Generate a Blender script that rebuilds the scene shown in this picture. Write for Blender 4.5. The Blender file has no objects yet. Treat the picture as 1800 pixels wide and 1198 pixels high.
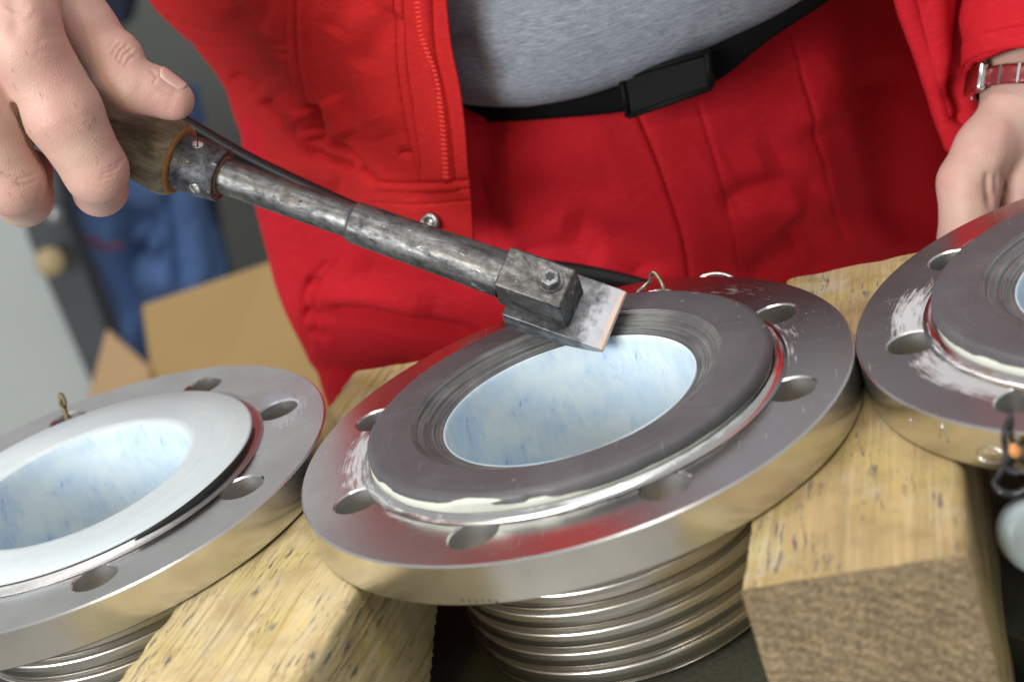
import bpy, math, random
import numpy as np
from mathutils import Vector, Matrix, geometry
random.seed(7); rng = np.random.default_rng(7)
SC = bpy.context.scene
COL = SC.collection
RAD = math.radians

# ------------------------------------------------------------------ camera
RC = np.array([[0.94641369, 0.12612665, -0.29730993], [-0.22010658, -0.4217697, -0.87958138], [-0.23633497, 0.89788774, -0.37140732]])
CC = np.array([0.14991638, -0.62361448, 0.28944679])
FP = 3209.76            # focal length in photograph pixels (1800 wide)
cam = bpy.data.cameras.new('camera'); camo = bpy.data.objects.new('camera', cam); COL.objects.link(camo)
cam.sensor_width = 36; cam.lens = FP * 36 / 1800; cam.clip_start = .02; cam.clip_end = 60
camo.matrix_world = Matrix([[*(RC[0][i], -RC[1][i], -RC[2][i]), CC[i]] for i in range(3)] + [[0, 0, 0, 1]])
cam.dof.use_dof = True; cam.dof.focus_distance = .725; cam.dof.aperture_fstop = 8.0
SC.camera = camo

# ------------------------------------------------------------------ light
w = bpy.data.worlds.new('World'); SC.world = w; w.use_nodes = True
bg = w.node_tree.nodes['Background']; bg.inputs[0].default_value = (.97, .985, 1, 1); bg.inputs[1].default_value = .47
def area(name, loc, target, sx, sy, power, col=(1, 1, 1)):
    l = bpy.data.lights.new(name, 'AREA'); l.shape = 'RECTANGLE'; l.size = sx; l.size_y = sy; l.energy = power; l.color = col
    o = bpy.data.objects.new(name, l); COL.objects.link(o); o.location = loc
    o.rotation_euler = (Vector(target) - Vector(loc)).to_track_quat('-Z', 'Y').to_euler()
    return o
area('front_fill_light', (-1.05, -1.55, .62), (0, .2, .0), 1.0, .7, 38, (.95, .98, 1))  # unseen soft fill from front left, added to brighten the clothing
area('ceiling_lamp', (-.3, -.5, 2.1), (0, .1, 0), 1.6, .35, 13, (1, .97, .93))
area('ceiling_lamp', (.7, -1.0, 2.1), (0, .1, 0), .25, 1.6, 10, (1, .97, .93))
area('ceiling_lamp', (-.9, 1.0, 2.2), (-.3, 1.6, .2), 1.2, .3, 16, (1, .97, .93))
area('warm_lamp', (-.35, -1.5, .95), (0, 0, 0), .10, .10, 4, (1, .66, .16))
SC.view_settings.view_transform = 'Standard'; SC.view_settings.look = 'None'; SC.view_settings.exposure = 0; SC.view_settings.gamma = 1
SC.cycles.max_bounces = 8; SC.cycles.use_denoising = True; SC.cycles.caustics_reflective = False; SC.cycles.caustics_refractive = False
SC.cycles.sample_clamp_indirect = 4

# ------------------------------------------------------------------ picture <-> place
def ray(px, py): return np.stack([(np.asarray(px, float) - 900) / FP, (np.asarray(py, float) - 599) / FP, np.ones_like(np.asarray(px, float))], -1) @ RC
def aty(px, py, Y):
    r = ray(px, py); return CC + r * ((np.asarray(Y) - CC[1]) / r[..., 1])[..., None]
def atz(px, py, Z):
    r = ray(px, py); return CC + r * ((np.asarray(Z) - CC[2]) / r[..., 2])[..., None]
def atd(px, py, D): return CC + ray(px, py) * np.asarray(D)[..., None]
def cdir(v): return np.asarray(v, float) @ RC          # camera axes (right, down, forward) to world

# ------------------------------------------------------------------ objects
def props(o, label=None, cat=None, group=None, kind=None):
    for k, v in (('label', label), ('category', cat), ('group', group), ('kind', kind)):
        if v: o[k] = v
    return o
def thing(name, label, cat, loc=(0, 0, 0), rot=None, group=None):
    o = bpy.data.objects.new(name, None); COL.objects.link(o); o.empty_display_size = .02
    M = Matrix.Translation(Vector([float(c) for c in loc]))
    if rot is not None: M = M @ rot.to_4x4()
    o.matrix_world = M
    return props(o, label, cat, group)
def root_matrix(o):
    while o.parent: o = o.parent
    return o.matrix_basis
def part(name, vf, mat, parent=None, world=False, smooth=True, sharp=None, kind=None, label=None):
    v, f = vf
    v = np.asarray(v, float).reshape(-1, 3)
    if world and parent is not None:
        Mi = np.array(root_matrix(parent).inverted()); v = v @ Mi[:3, :3].T + Mi[:3, 3]
    me = bpy.data.meshes.new(name); me.from_pydata(v.tolist(), [], [tuple(int(i) for i in q) for q in f]); me.update()
    me.polygons.foreach_set('use_smooth', [smooth] * len(me.polygons))
    if sharp is not None and smooth: me.set_sharp_from_angle(angle=RAD(sharp))
    me.materials.append(mat)
    o = bpy.data.objects.new(name, me); COL.objects.link(o)
    if parent is not None: o.parent = parent
    return props(o, label, None, None, kind)
def solid(o, th, offset=-1):
    m = o.modifiers.new('thickness', 'SOLIDIFY'); m.thickness = th; m.offset = offset; m.use_even_offset = False
def bevel(o, wd, seg=2, ang=35):
    m = o.modifiers.new('edge', 'BEVEL'); m.width = wd; m.segments = seg; m.limit_method = 'ANGLE'; m.angle_limit = RAD(ang)
def join(*parts):
    V = []; Fc = []; n = 0
    for v, f in parts:
        v = np.asarray(v, float).reshape(-1, 3); V.append(v); Fc += [tuple(i + n for i in q) for q in f]; n += len(v)
    return np.concatenate(V), Fc
def gridf(nu, nv, wrapv=False):
    f = []
    for i in range(nu - 1):
        for j in range(nv if wrapv else nv - 1):
            k = (j + 1) % nv
            f.append((i * nv + j, i * nv + k, (i + 1) * nv + k, (i + 1) * nv + j))
    return f
def lathe(prof, n=160, a0=0):
    a = a0 + np.arange(n) * 2 * math.pi / n; p = np.asarray(prof, float)
    v = np.stack([p[:, 0, None] * np.cos(a), p[:, 0, None] * np.sin(a), np.repeat(p[:, 1, None], n, 1)], -1)
    return v.reshape(-1, 3), gridf(len(p), n, True)
def frame(d):
    d = np.asarray(d, float); d = d / np.linalg.norm(d); a = np.array([0, 0, 1.]) if abs(d[2]) < .9 else np.array([1., 0, 0])
    x = np.cross(a, d); x /= np.linalg.norm(x); return x, np.cross(d, x), d
def place(vf, o, z, x=None):
    v, f = vf
    if x is None: ax = frame(z)
    else:
        z = np.asarray(z, float) / np.linalg.norm(z); x = np.asarray(x, float); x = x - z * (x @ z); x /= np.linalg.norm(x); ax = (x, np.cross(z, x), z)
    return np.asarray(v) @ np.array(ax) + np.asarray(o, float), f
def catmull(P, n):
    P = np.asarray(P, float); m = len(P)
    Q = np.concatenate([[2 * P[0] - P[1]], P, [2 * P[-1] - P[-2]]])
    t = np.linspace(0, m - 1, n); i = np.minimum(t.astype(int), m - 2); u = (t - i).reshape((-1,) + (1,) * (P.ndim - 1))
    a, b, c, d = Q[i], Q[i + 1], Q[i + 2], Q[i + 3]
    return .5 * (2 * b + (c - a) * u + (2 * a - 5 * b + 4 * c - d) * u * u + (3 * b - a - 3 * c + d) * u ** 3)
def tube(pts, r, n=10, m=None, caps=True):
    P = catmull(pts, m) if m else np.asarray(pts, float); k = len(P)
    r = np.full(k, r) if np.isscalar(r) else np.interp(np.linspace(0, 1, k), np.linspace(0, 1, len(r)), r)
    T = np.gradient(P, axis=0); T /= np.linalg.norm(T, axis=1)[:, None]
    x = frame(T[0])[0]; V = []
    for i in range(k):
        x = x - T[i] * (x @ T[i]); x /= np.linalg.norm(x); y = np.cross(T[i], x)
        a = np.arange(n) * 2 * math.pi / n
        V.append(P[i] + r[i] * (np.cos(a)[:, None] * x + np.sin(a)[:, None] * y))
    V = np.concatenate(V); F_ = gridf(k, n, True)
    if caps: F_ += [tuple(range(n))[::-1], tuple((k - 1) * n + j for j in range(n))]
    return V, F_
def box(x0, x1, y0, y1, z0, z1):
    v = [(x, y, z) for x in (x0, x1) for y in (y0, y1) for z in (z0, z1)]
    return np.array(v, float), [(0, 1, 3, 2), (4, 6, 7, 5), (0, 4, 5, 1), (2, 3, 7, 6), (0, 2, 6, 4), (1, 5, 7, 3)]
def prism(poly, z0, z1):
    n = len(poly); v = [(x, y, z0) for x, y in poly] + [(x, y, z1) for x, y in poly]
    return np.array(v, float), [tuple(range(n))[::-1], tuple(range(n, 2 * n))] + [(i, (i + 1) % n, n + (i + 1) % n, n + i) for i in range(n)]
def vnoise(P, s, seed=0, oct=3):
    """smooth pseudo noise, summed rotated sines"""
    g = np.random.default_rng(seed); P = np.asarray(P, float) * s; o = np.zeros(P.shape[:-1]); amp = 1
    for k in range(oct):
        for j in range(5):
            d = g.normal(size=P.shape[-1]); d /= np.linalg.norm(d)
            o += amp * np.sin(P @ d * (2 ** k) * g.uniform(.7, 1.3) * 6.28 + g.uniform(0, 6.28)) / 3
        amp *= .5
    return o

# ------------------------------------------------------------------ materials
class NT:
    def __init__(s, name):
        s.m = bpy.data.materials.new(name); s.m.use_nodes = True; s.t = s.m.node_tree
        s.b = s.t.nodes['Principled BSDF']; s.out = s.t.nodes['Material Output']
    def n(s, typ, ins=None, **kw):
        nd = s.t.nodes.new('ShaderNode' + typ)
        for k, v in kw.items(): setattr(nd, k, v)
        for k, v in (ins or {}).items():
            if hasattr(v, 'is_linked') and hasattr(v, 'node'): s.t.links.new(v, nd.inputs[k])
            else: nd.inputs[k].default_value = v
        return nd
    def set(s, **kw):
        for k, v in kw.items():
            k = k.replace('_', ' ')
            if hasattr(v, 'node'): s.t.links.new(v, s.b.inputs[k])
            else: s.b.inputs[k].default_value = v
        return s
    def m2(s, op, a, b=None, c=None, clamp=False):
        nd = s.n('Math', operation=op, use_clamp=clamp)
        for i, v in enumerate((a, b, c)):
            if v is None: continue
            if hasattr(v, 'node'): s.t.links.new(v, nd.inputs[i])
            else: nd.inputs[i].default_value = v
        return nd.outputs[0]
    def co(s): return s.n('TexCoord').outputs['Object']
    def mp(s, vec, scale=(1, 1, 1), loc=(0, 0, 0), rot=(0, 0, 0)): return s.n('Mapping', {'Vector': vec, 'Scale': scale, 'Location': loc, 'Rotation': rot}).outputs[0]
    def noise(s, vec, sc, det=4, rough=.55, dist=0): return s.n('TexNoise', {'Vector': vec, 'Scale': sc, 'Detail': det, 'Roughness': rough, 'Distortion': dist}).outputs[0]
    def ramp(s, fac, stops, interp='LINEAR'):
        r = s.n('ValToRGB', {'Fac': fac}); cr = r.color_ramp; cr.interpolation = interp
        while len(cr.elements) < len(stops): cr.elements.new(.5)
        for e, (p, c) in zip(cr.elements, stops):
            e.position = p; e.color = (c, c, c, 1) if np.isscalar(c) else (*c, 1)
        return r.outputs[0]
    def mix(s, fac, a, b, blend='MIX'):
        nd = s.n('Mix', data_type='RGBA', blend_type=blend)
        for i, v in ((0, fac), (6, a), (7, b)):
            if hasattr(v, 'node'): s.t.links.new(v, nd.inputs[i])
            elif i == 0: nd.inputs[0].default_value = v
            else: nd.inputs[i].default_value = (v, v, v, 1) if np.isscalar(v) else (*v[:3], 1)
        return nd.outputs[2]
    def bump(s, h, st=.2, dist=.001, prev=None):
        i = {'Height': h, 'Strength': st, 'Distance': dist}
        if prev is not None: i['Normal'] = prev
        return s.n('Bump', i).outputs[0]
    def sep(s, v): return s.n('SeparateXYZ', {'Vector': v}).outputs
    def comb(s, x, y, z): 
        nd = s.n('CombineXYZ')
        for i, v in enumerate((x, y, z)):
            if hasattr(v, 'node'): s.t.links.new(v, nd.inputs[i])
            else: nd.inputs[i].default_value = v
        return nd.outputs[0]

def polar(t):
    c = t.co(); x, y, z = t.sep(c)
    th = t.m2('ARCTAN2', y, x); r = t.m2('SQRT', t.m2('ADD', t.m2('MULTIPLY', x, x), t.m2('MULTIPLY', y, y)))
    return c, th, r, z
def smear_mask(t, c, th, r, smears):
    tot = None
    for (a, da, r0, dr, amt) in smears:
        d = t.m2('SUBTRACT', th, RAD(a)); d = t.m2('WRAP', d, math.pi, -math.pi)
        ma = t.m2('SUBTRACT', 1.0, t.m2('DIVIDE', t.m2('ABSOLUTE', d), RAD(da)), clamp=True)
        mr = t.m2('SUBTRACT', 1.0, t.m2('DIVIDE', t.m2('ABSOLUTE', t.m2('SUBTRACT', r, r0)), dr), clamp=True)
        k = t.m2('MULTIPLY', t.m2('SQRT', t.m2('MULTIPLY', ma, mr)), amt)
        tot = k if tot is None else t.m2('MAXIMUM', tot, k)
    st = t.noise(t.comb(t.m2('MULTIPLY', th, 9.0), t.m2('MULTIPLY', r, 900.0), 0.0), 1.0, 5, .65)
    bl = t.noise(c, 90, 3)
    e = t.m2('ADD', t.m2('MULTIPLY', st, .7), t.m2('MULTIPLY', bl, .3))
    return t.ramp(t.m2('ADD', tot, t.m2('MULTIPLY', t.m2('SUBTRACT', e, .5), 2.6)), [(.36, 0), (.78, 1)])
def mat_steel(name, smears=None, base=(.78, .77, .75), rough=.23, tint=(.60, .63, .68)):
    t = NT(name); c, th, r, z = polar(t)
    turn = t.noise(t.comb(t.m2('MULTIPLY', th, .35), t.m2('MULTIPLY', r, 2600.0), t.m2('MULTIPLY', z, 2600.0)), 1.0, 3, .6)
    big = t.noise(c, 28, 4); fine = t.noise(c, 420, 3)
    ro = t.m2('ADD', t.m2('MULTIPLY', t.m2('ADD', t.m2('MULTIPLY', big, .6), t.m2('MULTIPLY', turn, .4)), .20), rough - .10)
    colr = t.mix(t.ramp(big, [(.35, 0), (.75, 1)]), base, tuple(b * .80 for b in base))
    colr = t.mix(t.ramp(fine, [(.70, 0), (.78, .5)]), colr, tuple(b * .55 for b in base))
    metal = 1.0
    if smears:
        k = smear_mask(t, c, th, r, smears)
        k = t.m2('MULTIPLY', k, .72)
        colr = t.mix(k, colr, tint); ro = t.m2('ADD', ro, t.m2('MULTIPLY', k, .35)); metal = t.m2('SUBTRACT', 1.0, t.m2('MULTIPLY', k, .8))
    sc1 = t.noise(t.mp(c, (40, 900, 900), (0, 0, 0), (0, 0, .5)), 1.0, 3, .6); sc2 = t.noise(t.mp(c, (900, 36, 900), (3, 0, 0), (0, 0, .3)), 1.0, 3, .6)
    scr = t.m2('MULTIPLY', t.m2('MAXIMUM', t.ramp(sc1, [(.66, 0), (.72, 1)]), t.ramp(sc2, [(.67, 0), (.73, 1)])), t.ramp(t.noise(c, 55, 3), [(.45, 0), (.6, 1)]))
    colr = t.mix(t.m2('MULTIPLY', scr, .35), colr, (.8, .8, .8)); ro = t.m2('ADD', ro, t.m2('MULTIPLY', scr, .2))
    stn = t.ramp(t.noise(c, 75, 5, .7), [(.58, 0), (.72, .55)]); ro = t.m2('ADD', ro, t.m2('MULTIPLY', stn, .07)); colr = t.mix(t.m2('MULTIPLY', stn, .25), colr, (.45, .42, .38))
    nrm = t.bump(turn, .10, .0002); nrm = t.bump(big, .05, .002, nrm)
    t.set(Base_Color=colr, Metallic=metal, Roughness=ro, Normal=nrm, Anisotropic=.65)
    t.t.links.new(t.n('Tangent', direction_type='RADIAL', axis='Z').outputs[0], t.b.inputs['Tangent'])
    return t.m
def mat_simple(name, col, rough=.5, metal=0, var=.12, sc=60, bump=.1, bsc=300, bd=.0005, **kw):
    t = NT(name); c = t.co(); n = t.noise(c, sc, 5)
    colr = t.mix(n, tuple(x * (1 - var) for x in col), tuple(min(1, x * (1 + var)) for x in col))
    t.set(Base_Color=colr, Roughness=t.m2('ADD', t.m2('MULTIPLY', n, .2), rough - .1), Metallic=metal, Normal=t.bump(t.noise(c, bsc, 4), bump, bd), **kw)
    return t.m
def mat_black_ring(name):
    t = NT(name); c, th, r, z = polar(t)
    n = t.noise(c, 35, 5); f = t.noise(c, 520, 4); s = t.noise(t.comb(t.m2('MULTIPLY', th, 1.2), t.m2('MULTIPLY', r, 700.0), 0.0), 1.0, 4, .65)
    colr = t.mix(n, (.066, .064, .072), (.104, .100, .110))
    colr = t.mix(t.m2('MULTIPLY', t.ramp(s, [(.55, 0), (.8, 1)]), .35), colr, (.17, .17, .18))
    colr = t.mix(t.ramp(t.noise(c, 210, 2, .4), [(.725, 0), (.755, .6)]), colr, (.4, .4, .4))
    q1 = t.noise(t.mp(c, (50, 1100, 1), (0, 0, 0), (0, 0, .7)), 1.0, 2, .5); q2 = t.noise(t.mp(c, (1000, 45, 1), (5, 0, 0), (0, 0, .25)), 1.0, 2, .5)
    colr = t.mix(t.m2('MULTIPLY', t.m2('MAXIMUM', t.ramp(q1, [(.68, 0), (.74, 1)]), t.ramp(q2, [(.68, 0), (.74, 1)])), .35), colr, (.30, .30, .31))
    colr = t.mix(t.ramp(t.noise(c, 26, 5, .6), [(.50, 0), (.70, .4)]), colr, (.15, .145, .155))
    t.set(Base_Color=colr, Roughness=t.m2('ADD', t.m2('MULTIPLY', n, .22), .38), Normal=t.bump(f, .16, .0003), Specular_IOR_Level=.6)
    return t.m
def mat_bevel(name):
    t = NT(name); c, th, r, z = polar(t)
    s = t.noise(t.comb(t.m2('MULTIPLY', th, .8), t.m2('MULTIPLY', r, 1500.0), 0.0), 1.0, 4, .7); n = t.noise(c, 60, 4)
    e = t.m2('ADD', t.m2('MULTIPLY', s, .65), t.m2('MULTIPLY', n, .35))
    colr = t.ramp(e, [(.30, (.05, .05, .052)), (.50, (.15, .155, .158)), (.64, (.30, .31, .315)), (.78, (.46, .48, .49))])
    t.set(Base_Color=colr, Roughness=.34, Normal=t.bump(s, .35, .0004), Metallic=.25)
    return t.m
def mat_liner(name):
    """white-blue wiped coating inside the bore: blue streaks run down the wall"""
    t = NT(name); c, th, r, z = polar(t)
    s = t.noise(t.comb(t.m2('MULTIPLY', th, 15.0), t.m2('MULTIPLY', z, 95.0), 2.0), 1.0, 6, .72, .6)
    b = t.noise(t.comb(t.m2('MULTIPLY', th, 2.6), t.m2('MULTIPLY', z, 60.0), 7.0), 1.0, 3)
    g = t.noise(t.comb(t.m2('MULTIPLY', th, 1.5), t.m2('MULTIPLY', z, 30.0), 1.0), 1.0, 2)
    colr = t.ramp(g, [(.35, (.76, .86, .88)), (.62, (.60, .75, .87))])
    colr = t.mix(t.m2('MULTIPLY', t.ramp(t.m2('ADD', t.m2('MULTIPLY', s, .6), t.m2('MULTIPLY', b, .5)), [(.50, 0), (.70, 1)]), .45), colr, (.38, .56, .84))
    colr = t.mix(t.m2('MULTIPLY', t.ramp(s, [(.585, 0), (.68, .9)]), t.ramp(b, [(.50, 0), (.62, .8)])), colr, (.10, .17, .42))
    t.set(Base_Color=colr, Roughness=.38, Normal=t.bump(s, .12, .0005), Subsurface_Weight=.0)
    return t.m
def mat_white(name, col=(.72, .82, .85)):
    t = NT(name); c, th, r, z = polar(t)
    s = t.noise(t.comb(t.m2('MULTIPLY', th, 2.5), t.m2('MULTIPLY', r, 500.0), 0.0), 1.0, 4, .65); n = t.noise(c, 40, 4)
    colr = t.mix(s, tuple(x * .78 for x in col), col); colr = t.mix(t.ramp(t.noise(c, 55, 5, .7), [(.56, 0), (.72, .5)]), colr, tuple(x * f for x, f in zip(col, (.70, .76, .80)))); colr = t.mix(t.ramp(n, [(.55, 0), (.8, .5)]), colr, tuple(x * f for x, f in zip(col, (.84, .92, 1.0))))
    t.set(Base_Color=colr, Roughness=.42, Normal=t.bump(s, .12, .0003))
    return t.m
def mat_wood(name, yel=.5, flip=0.0, base=(.67, .535, .285), gr=.8):
    t = NT(name); c = t.co()
    g = t.noise(t.mp(c, (420, 12, 420), (flip, flip, 0)), 1.0, 7, .68, .25)
    g2 = t.noise(t.mp(c, (90, 5, 90), (3 + flip, 0, 0)), 1.0, 4, .6, .4)
    n = t.noise(c, 22, 4); d = t.noise(t.mp(c, (520, 75, 520)), 1.0, 5, .65); dm = t.noise(t.mp(c, (40, 22, 40)), 1.0, 4, .6)
    lo_ = .62 + .22 * (1 - gr); hi_ = 1.28 - .16 * (1 - gr)
    colr = t.ramp(g2, [(.3, tuple(b * lo_ for b in base)), (.48, base), (.7, tuple(min(1, b * hi_) for b in base))])
    colr = t.mix(t.ramp(t.noise(c, 48, 4), [(.46, 0), (.66, .7)]), colr, tuple(b * f for b, f in zip(base, (.66, .60, .52))))
    colr = t.mix(t.ramp(n, [(.46, 0), (.72, yel)]), colr, (.64, .52, .13))
    colr = t.mix(t.ramp(t.noise(c, 30, 3), [(.54, 0), (.74, .6)]), colr, (.58, .54, .45))
    colr = t.mix(t.ramp(g, [(.36, .75 * gr), (.47, 0)]), colr, (.27, .18, .075))
    colr = t.mix(t.ramp(g, [(.54, 0), (.66, .6 * gr)]), colr, (.74, .68, .48))
    k = t.m2('MULTIPLY', t.ramp(d, [(.545, 0), (.61, 1)]), t.ramp(dm, [(.46, 0), (.58, 1)]))
    colr = t.mix(t.m2('MULTIPLY', k, .85), colr, (.10, .10, .12))
    t.set(Base_Color=colr, Roughness=.72, Normal=t.bump(d, .35, .0008, t.bump(g, .6, .0009)))
    return t.m
def mat_endgrain(name):
    t = NT(name); c = t.co()
    sp = t.noise(c, 560, 6, .72); di = t.noise(t.mp(c, (90, 60, 420), (0, 0, 0), (0, .8, 0)), 1.0, 4, .6); pa = t.noise(c, 55, 4)
    x, y, z = t.sep(c); dx = t.m2('ADD', x, .075); dz = t.m2('ADD', z, .150); rr = t.m2('SQRT', t.m2('ADD', t.m2('MULTIPLY', dx, dx), t.m2('MULTIPLY', dz, dz)))
    rg = t.m2('SINE', t.m2('ADD', t.m2('MULTIPLY', rr, 1500.0), t.m2('MULTIPLY', pa, 9.0)))
    e = t.m2('ADD', t.m2('ADD', t.m2('MULTIPLY', sp, .62), t.m2('MULTIPLY', di, .16)), t.m2('ADD', t.m2('MULTIPLY', pa, .16), t.m2('MULTIPLY', rg, .022)))
    colr = t.ramp(e, [(.34, (.07, .05, .03)), (.47, (.19, .14, .078)), (.57, (.31, .235, .13)), (.68, (.50, .41, .25))])
    ck = t.noise(t.mp(c, (1200, 1, 38), (0, 0, 0), (0, .15, 0)), 1.0, 2, .5); colr = t.mix(t.ramp(ck, [(.72, 0), (.76, .8)]), colr, (.03, .02, .012))
    t.set(Base_Color=colr, Roughness=.85, Normal=t.bump(sp, .6, .0008))
    return t.m
def mat_cloth(name, col, col2, weave=1500, rough=.8):
    t = NT(name); c = t.co(); n = t.noise(c, 9, 4); f = t.noise(c, weave, 2, .6); sl = t.noise(t.mp(c, (160, 160, 700), (0, 0, 0), (0, .6, 0)), 1.0, 4, .65)
    colr = t.mix(n, col, col2); colr = t.mix(t.m2('MULTIPLY', f, .35), colr, tuple(x * .62 for x in col)); colr = t.mix(t.ramp(sl, [(.52, 0), (.75, .35)]), colr, tuple(min(1, x * 1.25 + .02) for x in col))
    t.set(Base_Color=colr, Roughness=rough, Normal=t.bump(sl, .35, .0009, t.bump(f, .4, .0005)), Specular_IOR_Level=.12)
    return t.m
def mat_heather(name):
    t = NT(name); c = t.co()
    f = t.noise(t.mp(c, (170, 170, 1500)), 1.0, 4, .65); g = t.noise(c, 14, 3); h = t.noise(t.mp(c, (900, 900, 2600)), 1.0, 2)
    colr = t.ramp(t.m2('ADD', t.m2('MULTIPLY', f, .7), t.m2('MULTIPLY', h, .3)), [(.34, (.12, .13, .16)), (.5, (.215, .235, .275)), (.66, (.33, .35, .39))])
    t.set(Base_Color=t.mix(t.m2('MULTIPLY', g, .25), colr, (.20, .22, .27)), Roughness=.9, Normal=t.bump(h, .3, .0004), Specular_IOR_Level=.2)
    return t.m
def mat_skin(name):
    t = NT(name); c = t.co()
    n = t.noise(c, 38, 4); p = t.noise(c, 95, 4); f = t.noise(c, 900, 3, .6); vo = t.n('TexVoronoi', {'Vector': c, 'Scale': 1100}).outputs[0]
    colr = t.mix(t.ramp(n, [(.35, 0), (.68, 1)]), (.55, .375, .30), (.54, .30, .26))
    colr = t.mix(t.m2('MULTIPLY', t.ramp(p, [(.55, 0), (.8, 1)]), .5), colr, (.60, .43, .35))
    colr = t.mix(t.m2('MULTIPLY', t.ramp(t.noise(c, 330, 4), [(.60, 0), (.74, 1)]), .12), colr, (.34, .17, .12))
    fl = t.n('Attribute', attribute_name='flush').outputs['Fac']; colr = t.mix(t.m2('MULTIPLY', fl, .4), colr, (.58, .25, .23))
    nr = t.bump(vo, .22, .0004); nr = t.bump(f, .15, .0004, nr); nr = t.bump(p, .25, .001, nr)
    t.set(Base_Color=colr, Roughness=t.m2('ADD', t.m2('MULTIPLY', f, .2), .40), Normal=nr, Subsurface_Weight=.12, Subsurface_Radius=(.006, .002, .001), Subsurface_Scale=.6)
    return t.m
def mat_forged(name, dark=(.06, .058, .058), mid=(.20, .195, .19), light=(.42, .42, .41), sc=(60, 150, 150), bias=0.0, metal=.85):
    t = NT(name); c = t.co(); v = t.mp(c, sc)
    a = t.noise(v, 1.0, 7, .68, .6); b = t.noise(c, 260, 5, .65); d = t.noise(t.mp(c, (110, 260, 260), (2, 2, 2)), 1.0, 5, .7)
    e = t.m2('ADD', t.m2('ADD', t.m2('MULTIPLY', a, .65), t.m2('MULTIPLY', b, .35)), bias)
    colr = t.ramp(e, [(.36, dark), (.48, mid), (.58, tuple(.5 * (m + l) for m, l in zip(mid, light))), (.68, light)])
    colr = t.mix(t.ramp(d, [(.64, 0), (.70, .9)]), colr, (.62, .62, .60))
    rust = t.ramp(t.noise(c, 85, 4), [(.62, 0), (.74, .55)]); colr = t.mix(rust, colr, (.20, .115, .06))
    k = t.ramp(t.noise(t.mp(c, (140, 230, 230), (5, 1, 0)), 1.0, 5, .7), [(.30, .9), (.37, 0)]); colr = t.mix(k, colr, (.015, .014, .014))
    t.set(Base_Color=colr, Metallic=metal, Roughness=t.ramp(e, [(.35, .62), (.65, .36)]), Normal=t.bump(e, .45, .0007))
    return t.m

M = {}
M['red'] = mat_cloth('red_workwear', (.52, .019, .019), (.44, .012, .014))
M['red_trouser'] = mat_cloth('red_trouser_cloth', (.53, .014, .024), (.45, .010, .019))
M['zip'] = mat_simple('red_zip_plastic', (.70, .02, .012), .4, bump=.05)
M['heather'] = mat_heather('grey_heather_jersey')
M['belt'] = mat_simple('black_webbing', (.003, .003, .0035), .8, bump=.4, bsc=900, Specular_IOR_Level=.1)
M['buckle'] = mat_simple('black_plastic', (.004, .004, .004), .6, Specular_IOR_Level=.12)
M['skin'] = mat_skin('skin'); M['nail'] = mat_simple('nail', (.66, .41, .36), .30, var=.06, bump=.02)
M['forged'] = mat_forged('worn_forged_steel', (.035, .034, .034), (.12, .115, .112), (.27, .265, .26)); M['pipe'] = mat_forged('scuffed_tube_steel', (.034, .034, .037), (.115, .115, .115), (.28, .28, .278), (55, 190, 190), .01)
M['ferrule'] = mat_forged('dark_ferrule_steel', (.035, .036, .042), (.085, .088, .10), (.20, .205, .22), (150, 150, 150), -.02, .7)
M['rust'] = mat_simple('rust', (.26, .12, .035), .8, var=.4, sc=300, bump=.4)
M['screw'] = mat_simple('bright_screw', (.72, .71, .68), .3, 1, bump=.3)
M['bolt'] = mat_forged('bolt_steel', (.10, .10, .10), (.22, .22, .225), (.38, .38, .38), (200, 200, 200))
M['black'] = mat_simple('black_rubber', (.012, .012, .013), .35, bump=.1)
M['ring'] = mat_black_ring('dark_grey_coating'); M['bevel'] = mat_bevel('scraped_bevel'); M['liner'] = mat_liner('blue_white_bore'); M['white'] = mat_white('white_flare')
M['cream'] = mat_white('cream_seal', (.66, .68, .60))
M['lower'] = mat_simple('dark_steel', (.075, .08, .06), .65, 0, var=.6, sc=420, bump=.3)
SM_C = [(-178, 24, .0865, .0085, .95), (-160, 9, .087, .006, .7), (-132, 14, .0835, .0045, .9), (6, 26, .0845, .0055, .62), (15, 10, .088, .006, .45), (-75, 22, .083, .003, .7), (-35, 25, .0825, .003, .75), (48, 16, .098, .007, .36)]
SM_R = [(172, 22, .0895, .009, 1.0), (-150, 24, .0885, .008, 1.0), (-120, 20, .086, .006, .9), (135, 10, .089, .006, .5)]
SM_L = [(26, 17, .0905, .0135, 1.15), (46, 9, .099, .009, .6), (4, 9, .083, .004, .7), (60, 20, .083, .004, .8), (-80, 30, .0835, .004, .6)]
M['steel_c'] = mat_steel('turned_steel_smeared_middle', SM_C); M['steel_r'] = mat_steel('turned_steel_smeared_right', SM_R); M['steel_l'] = mat_steel('turned_steel_smeared_left', SM_L, tint=(.40, .47, .57))
M['hole'] = mat_simple('drilled_steel', (.54, .54, .54), .42, .9, bump=.25, bsc=600)
M['steel'] = mat_steel('turned_steel', None, rough=.16); M['steel_f'] = mat_steel('chalky_raised_face', [(-62, 48, .0814, .0011, .8), (-150, 40, .0832, .0016, .7), (20, 30, .0825, .0015, .6)], rough=.16); M['bellows'] = mat_steel('bellows_steel', None, (.68, .65, .60), .28)
M['wire'] = mat_simple('wire', (.42, .38, .32), .35, 1, bump=.2); M['darkwire'] = mat_simple('dark_wire', (.05, .05, .055), .5, .5)
M['brass'] = mat_simple('brass', (.36, .28, .15), .5, .1); M['orange'] = mat_simple('orange_bead', (.55, .24, .08), .5)

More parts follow.
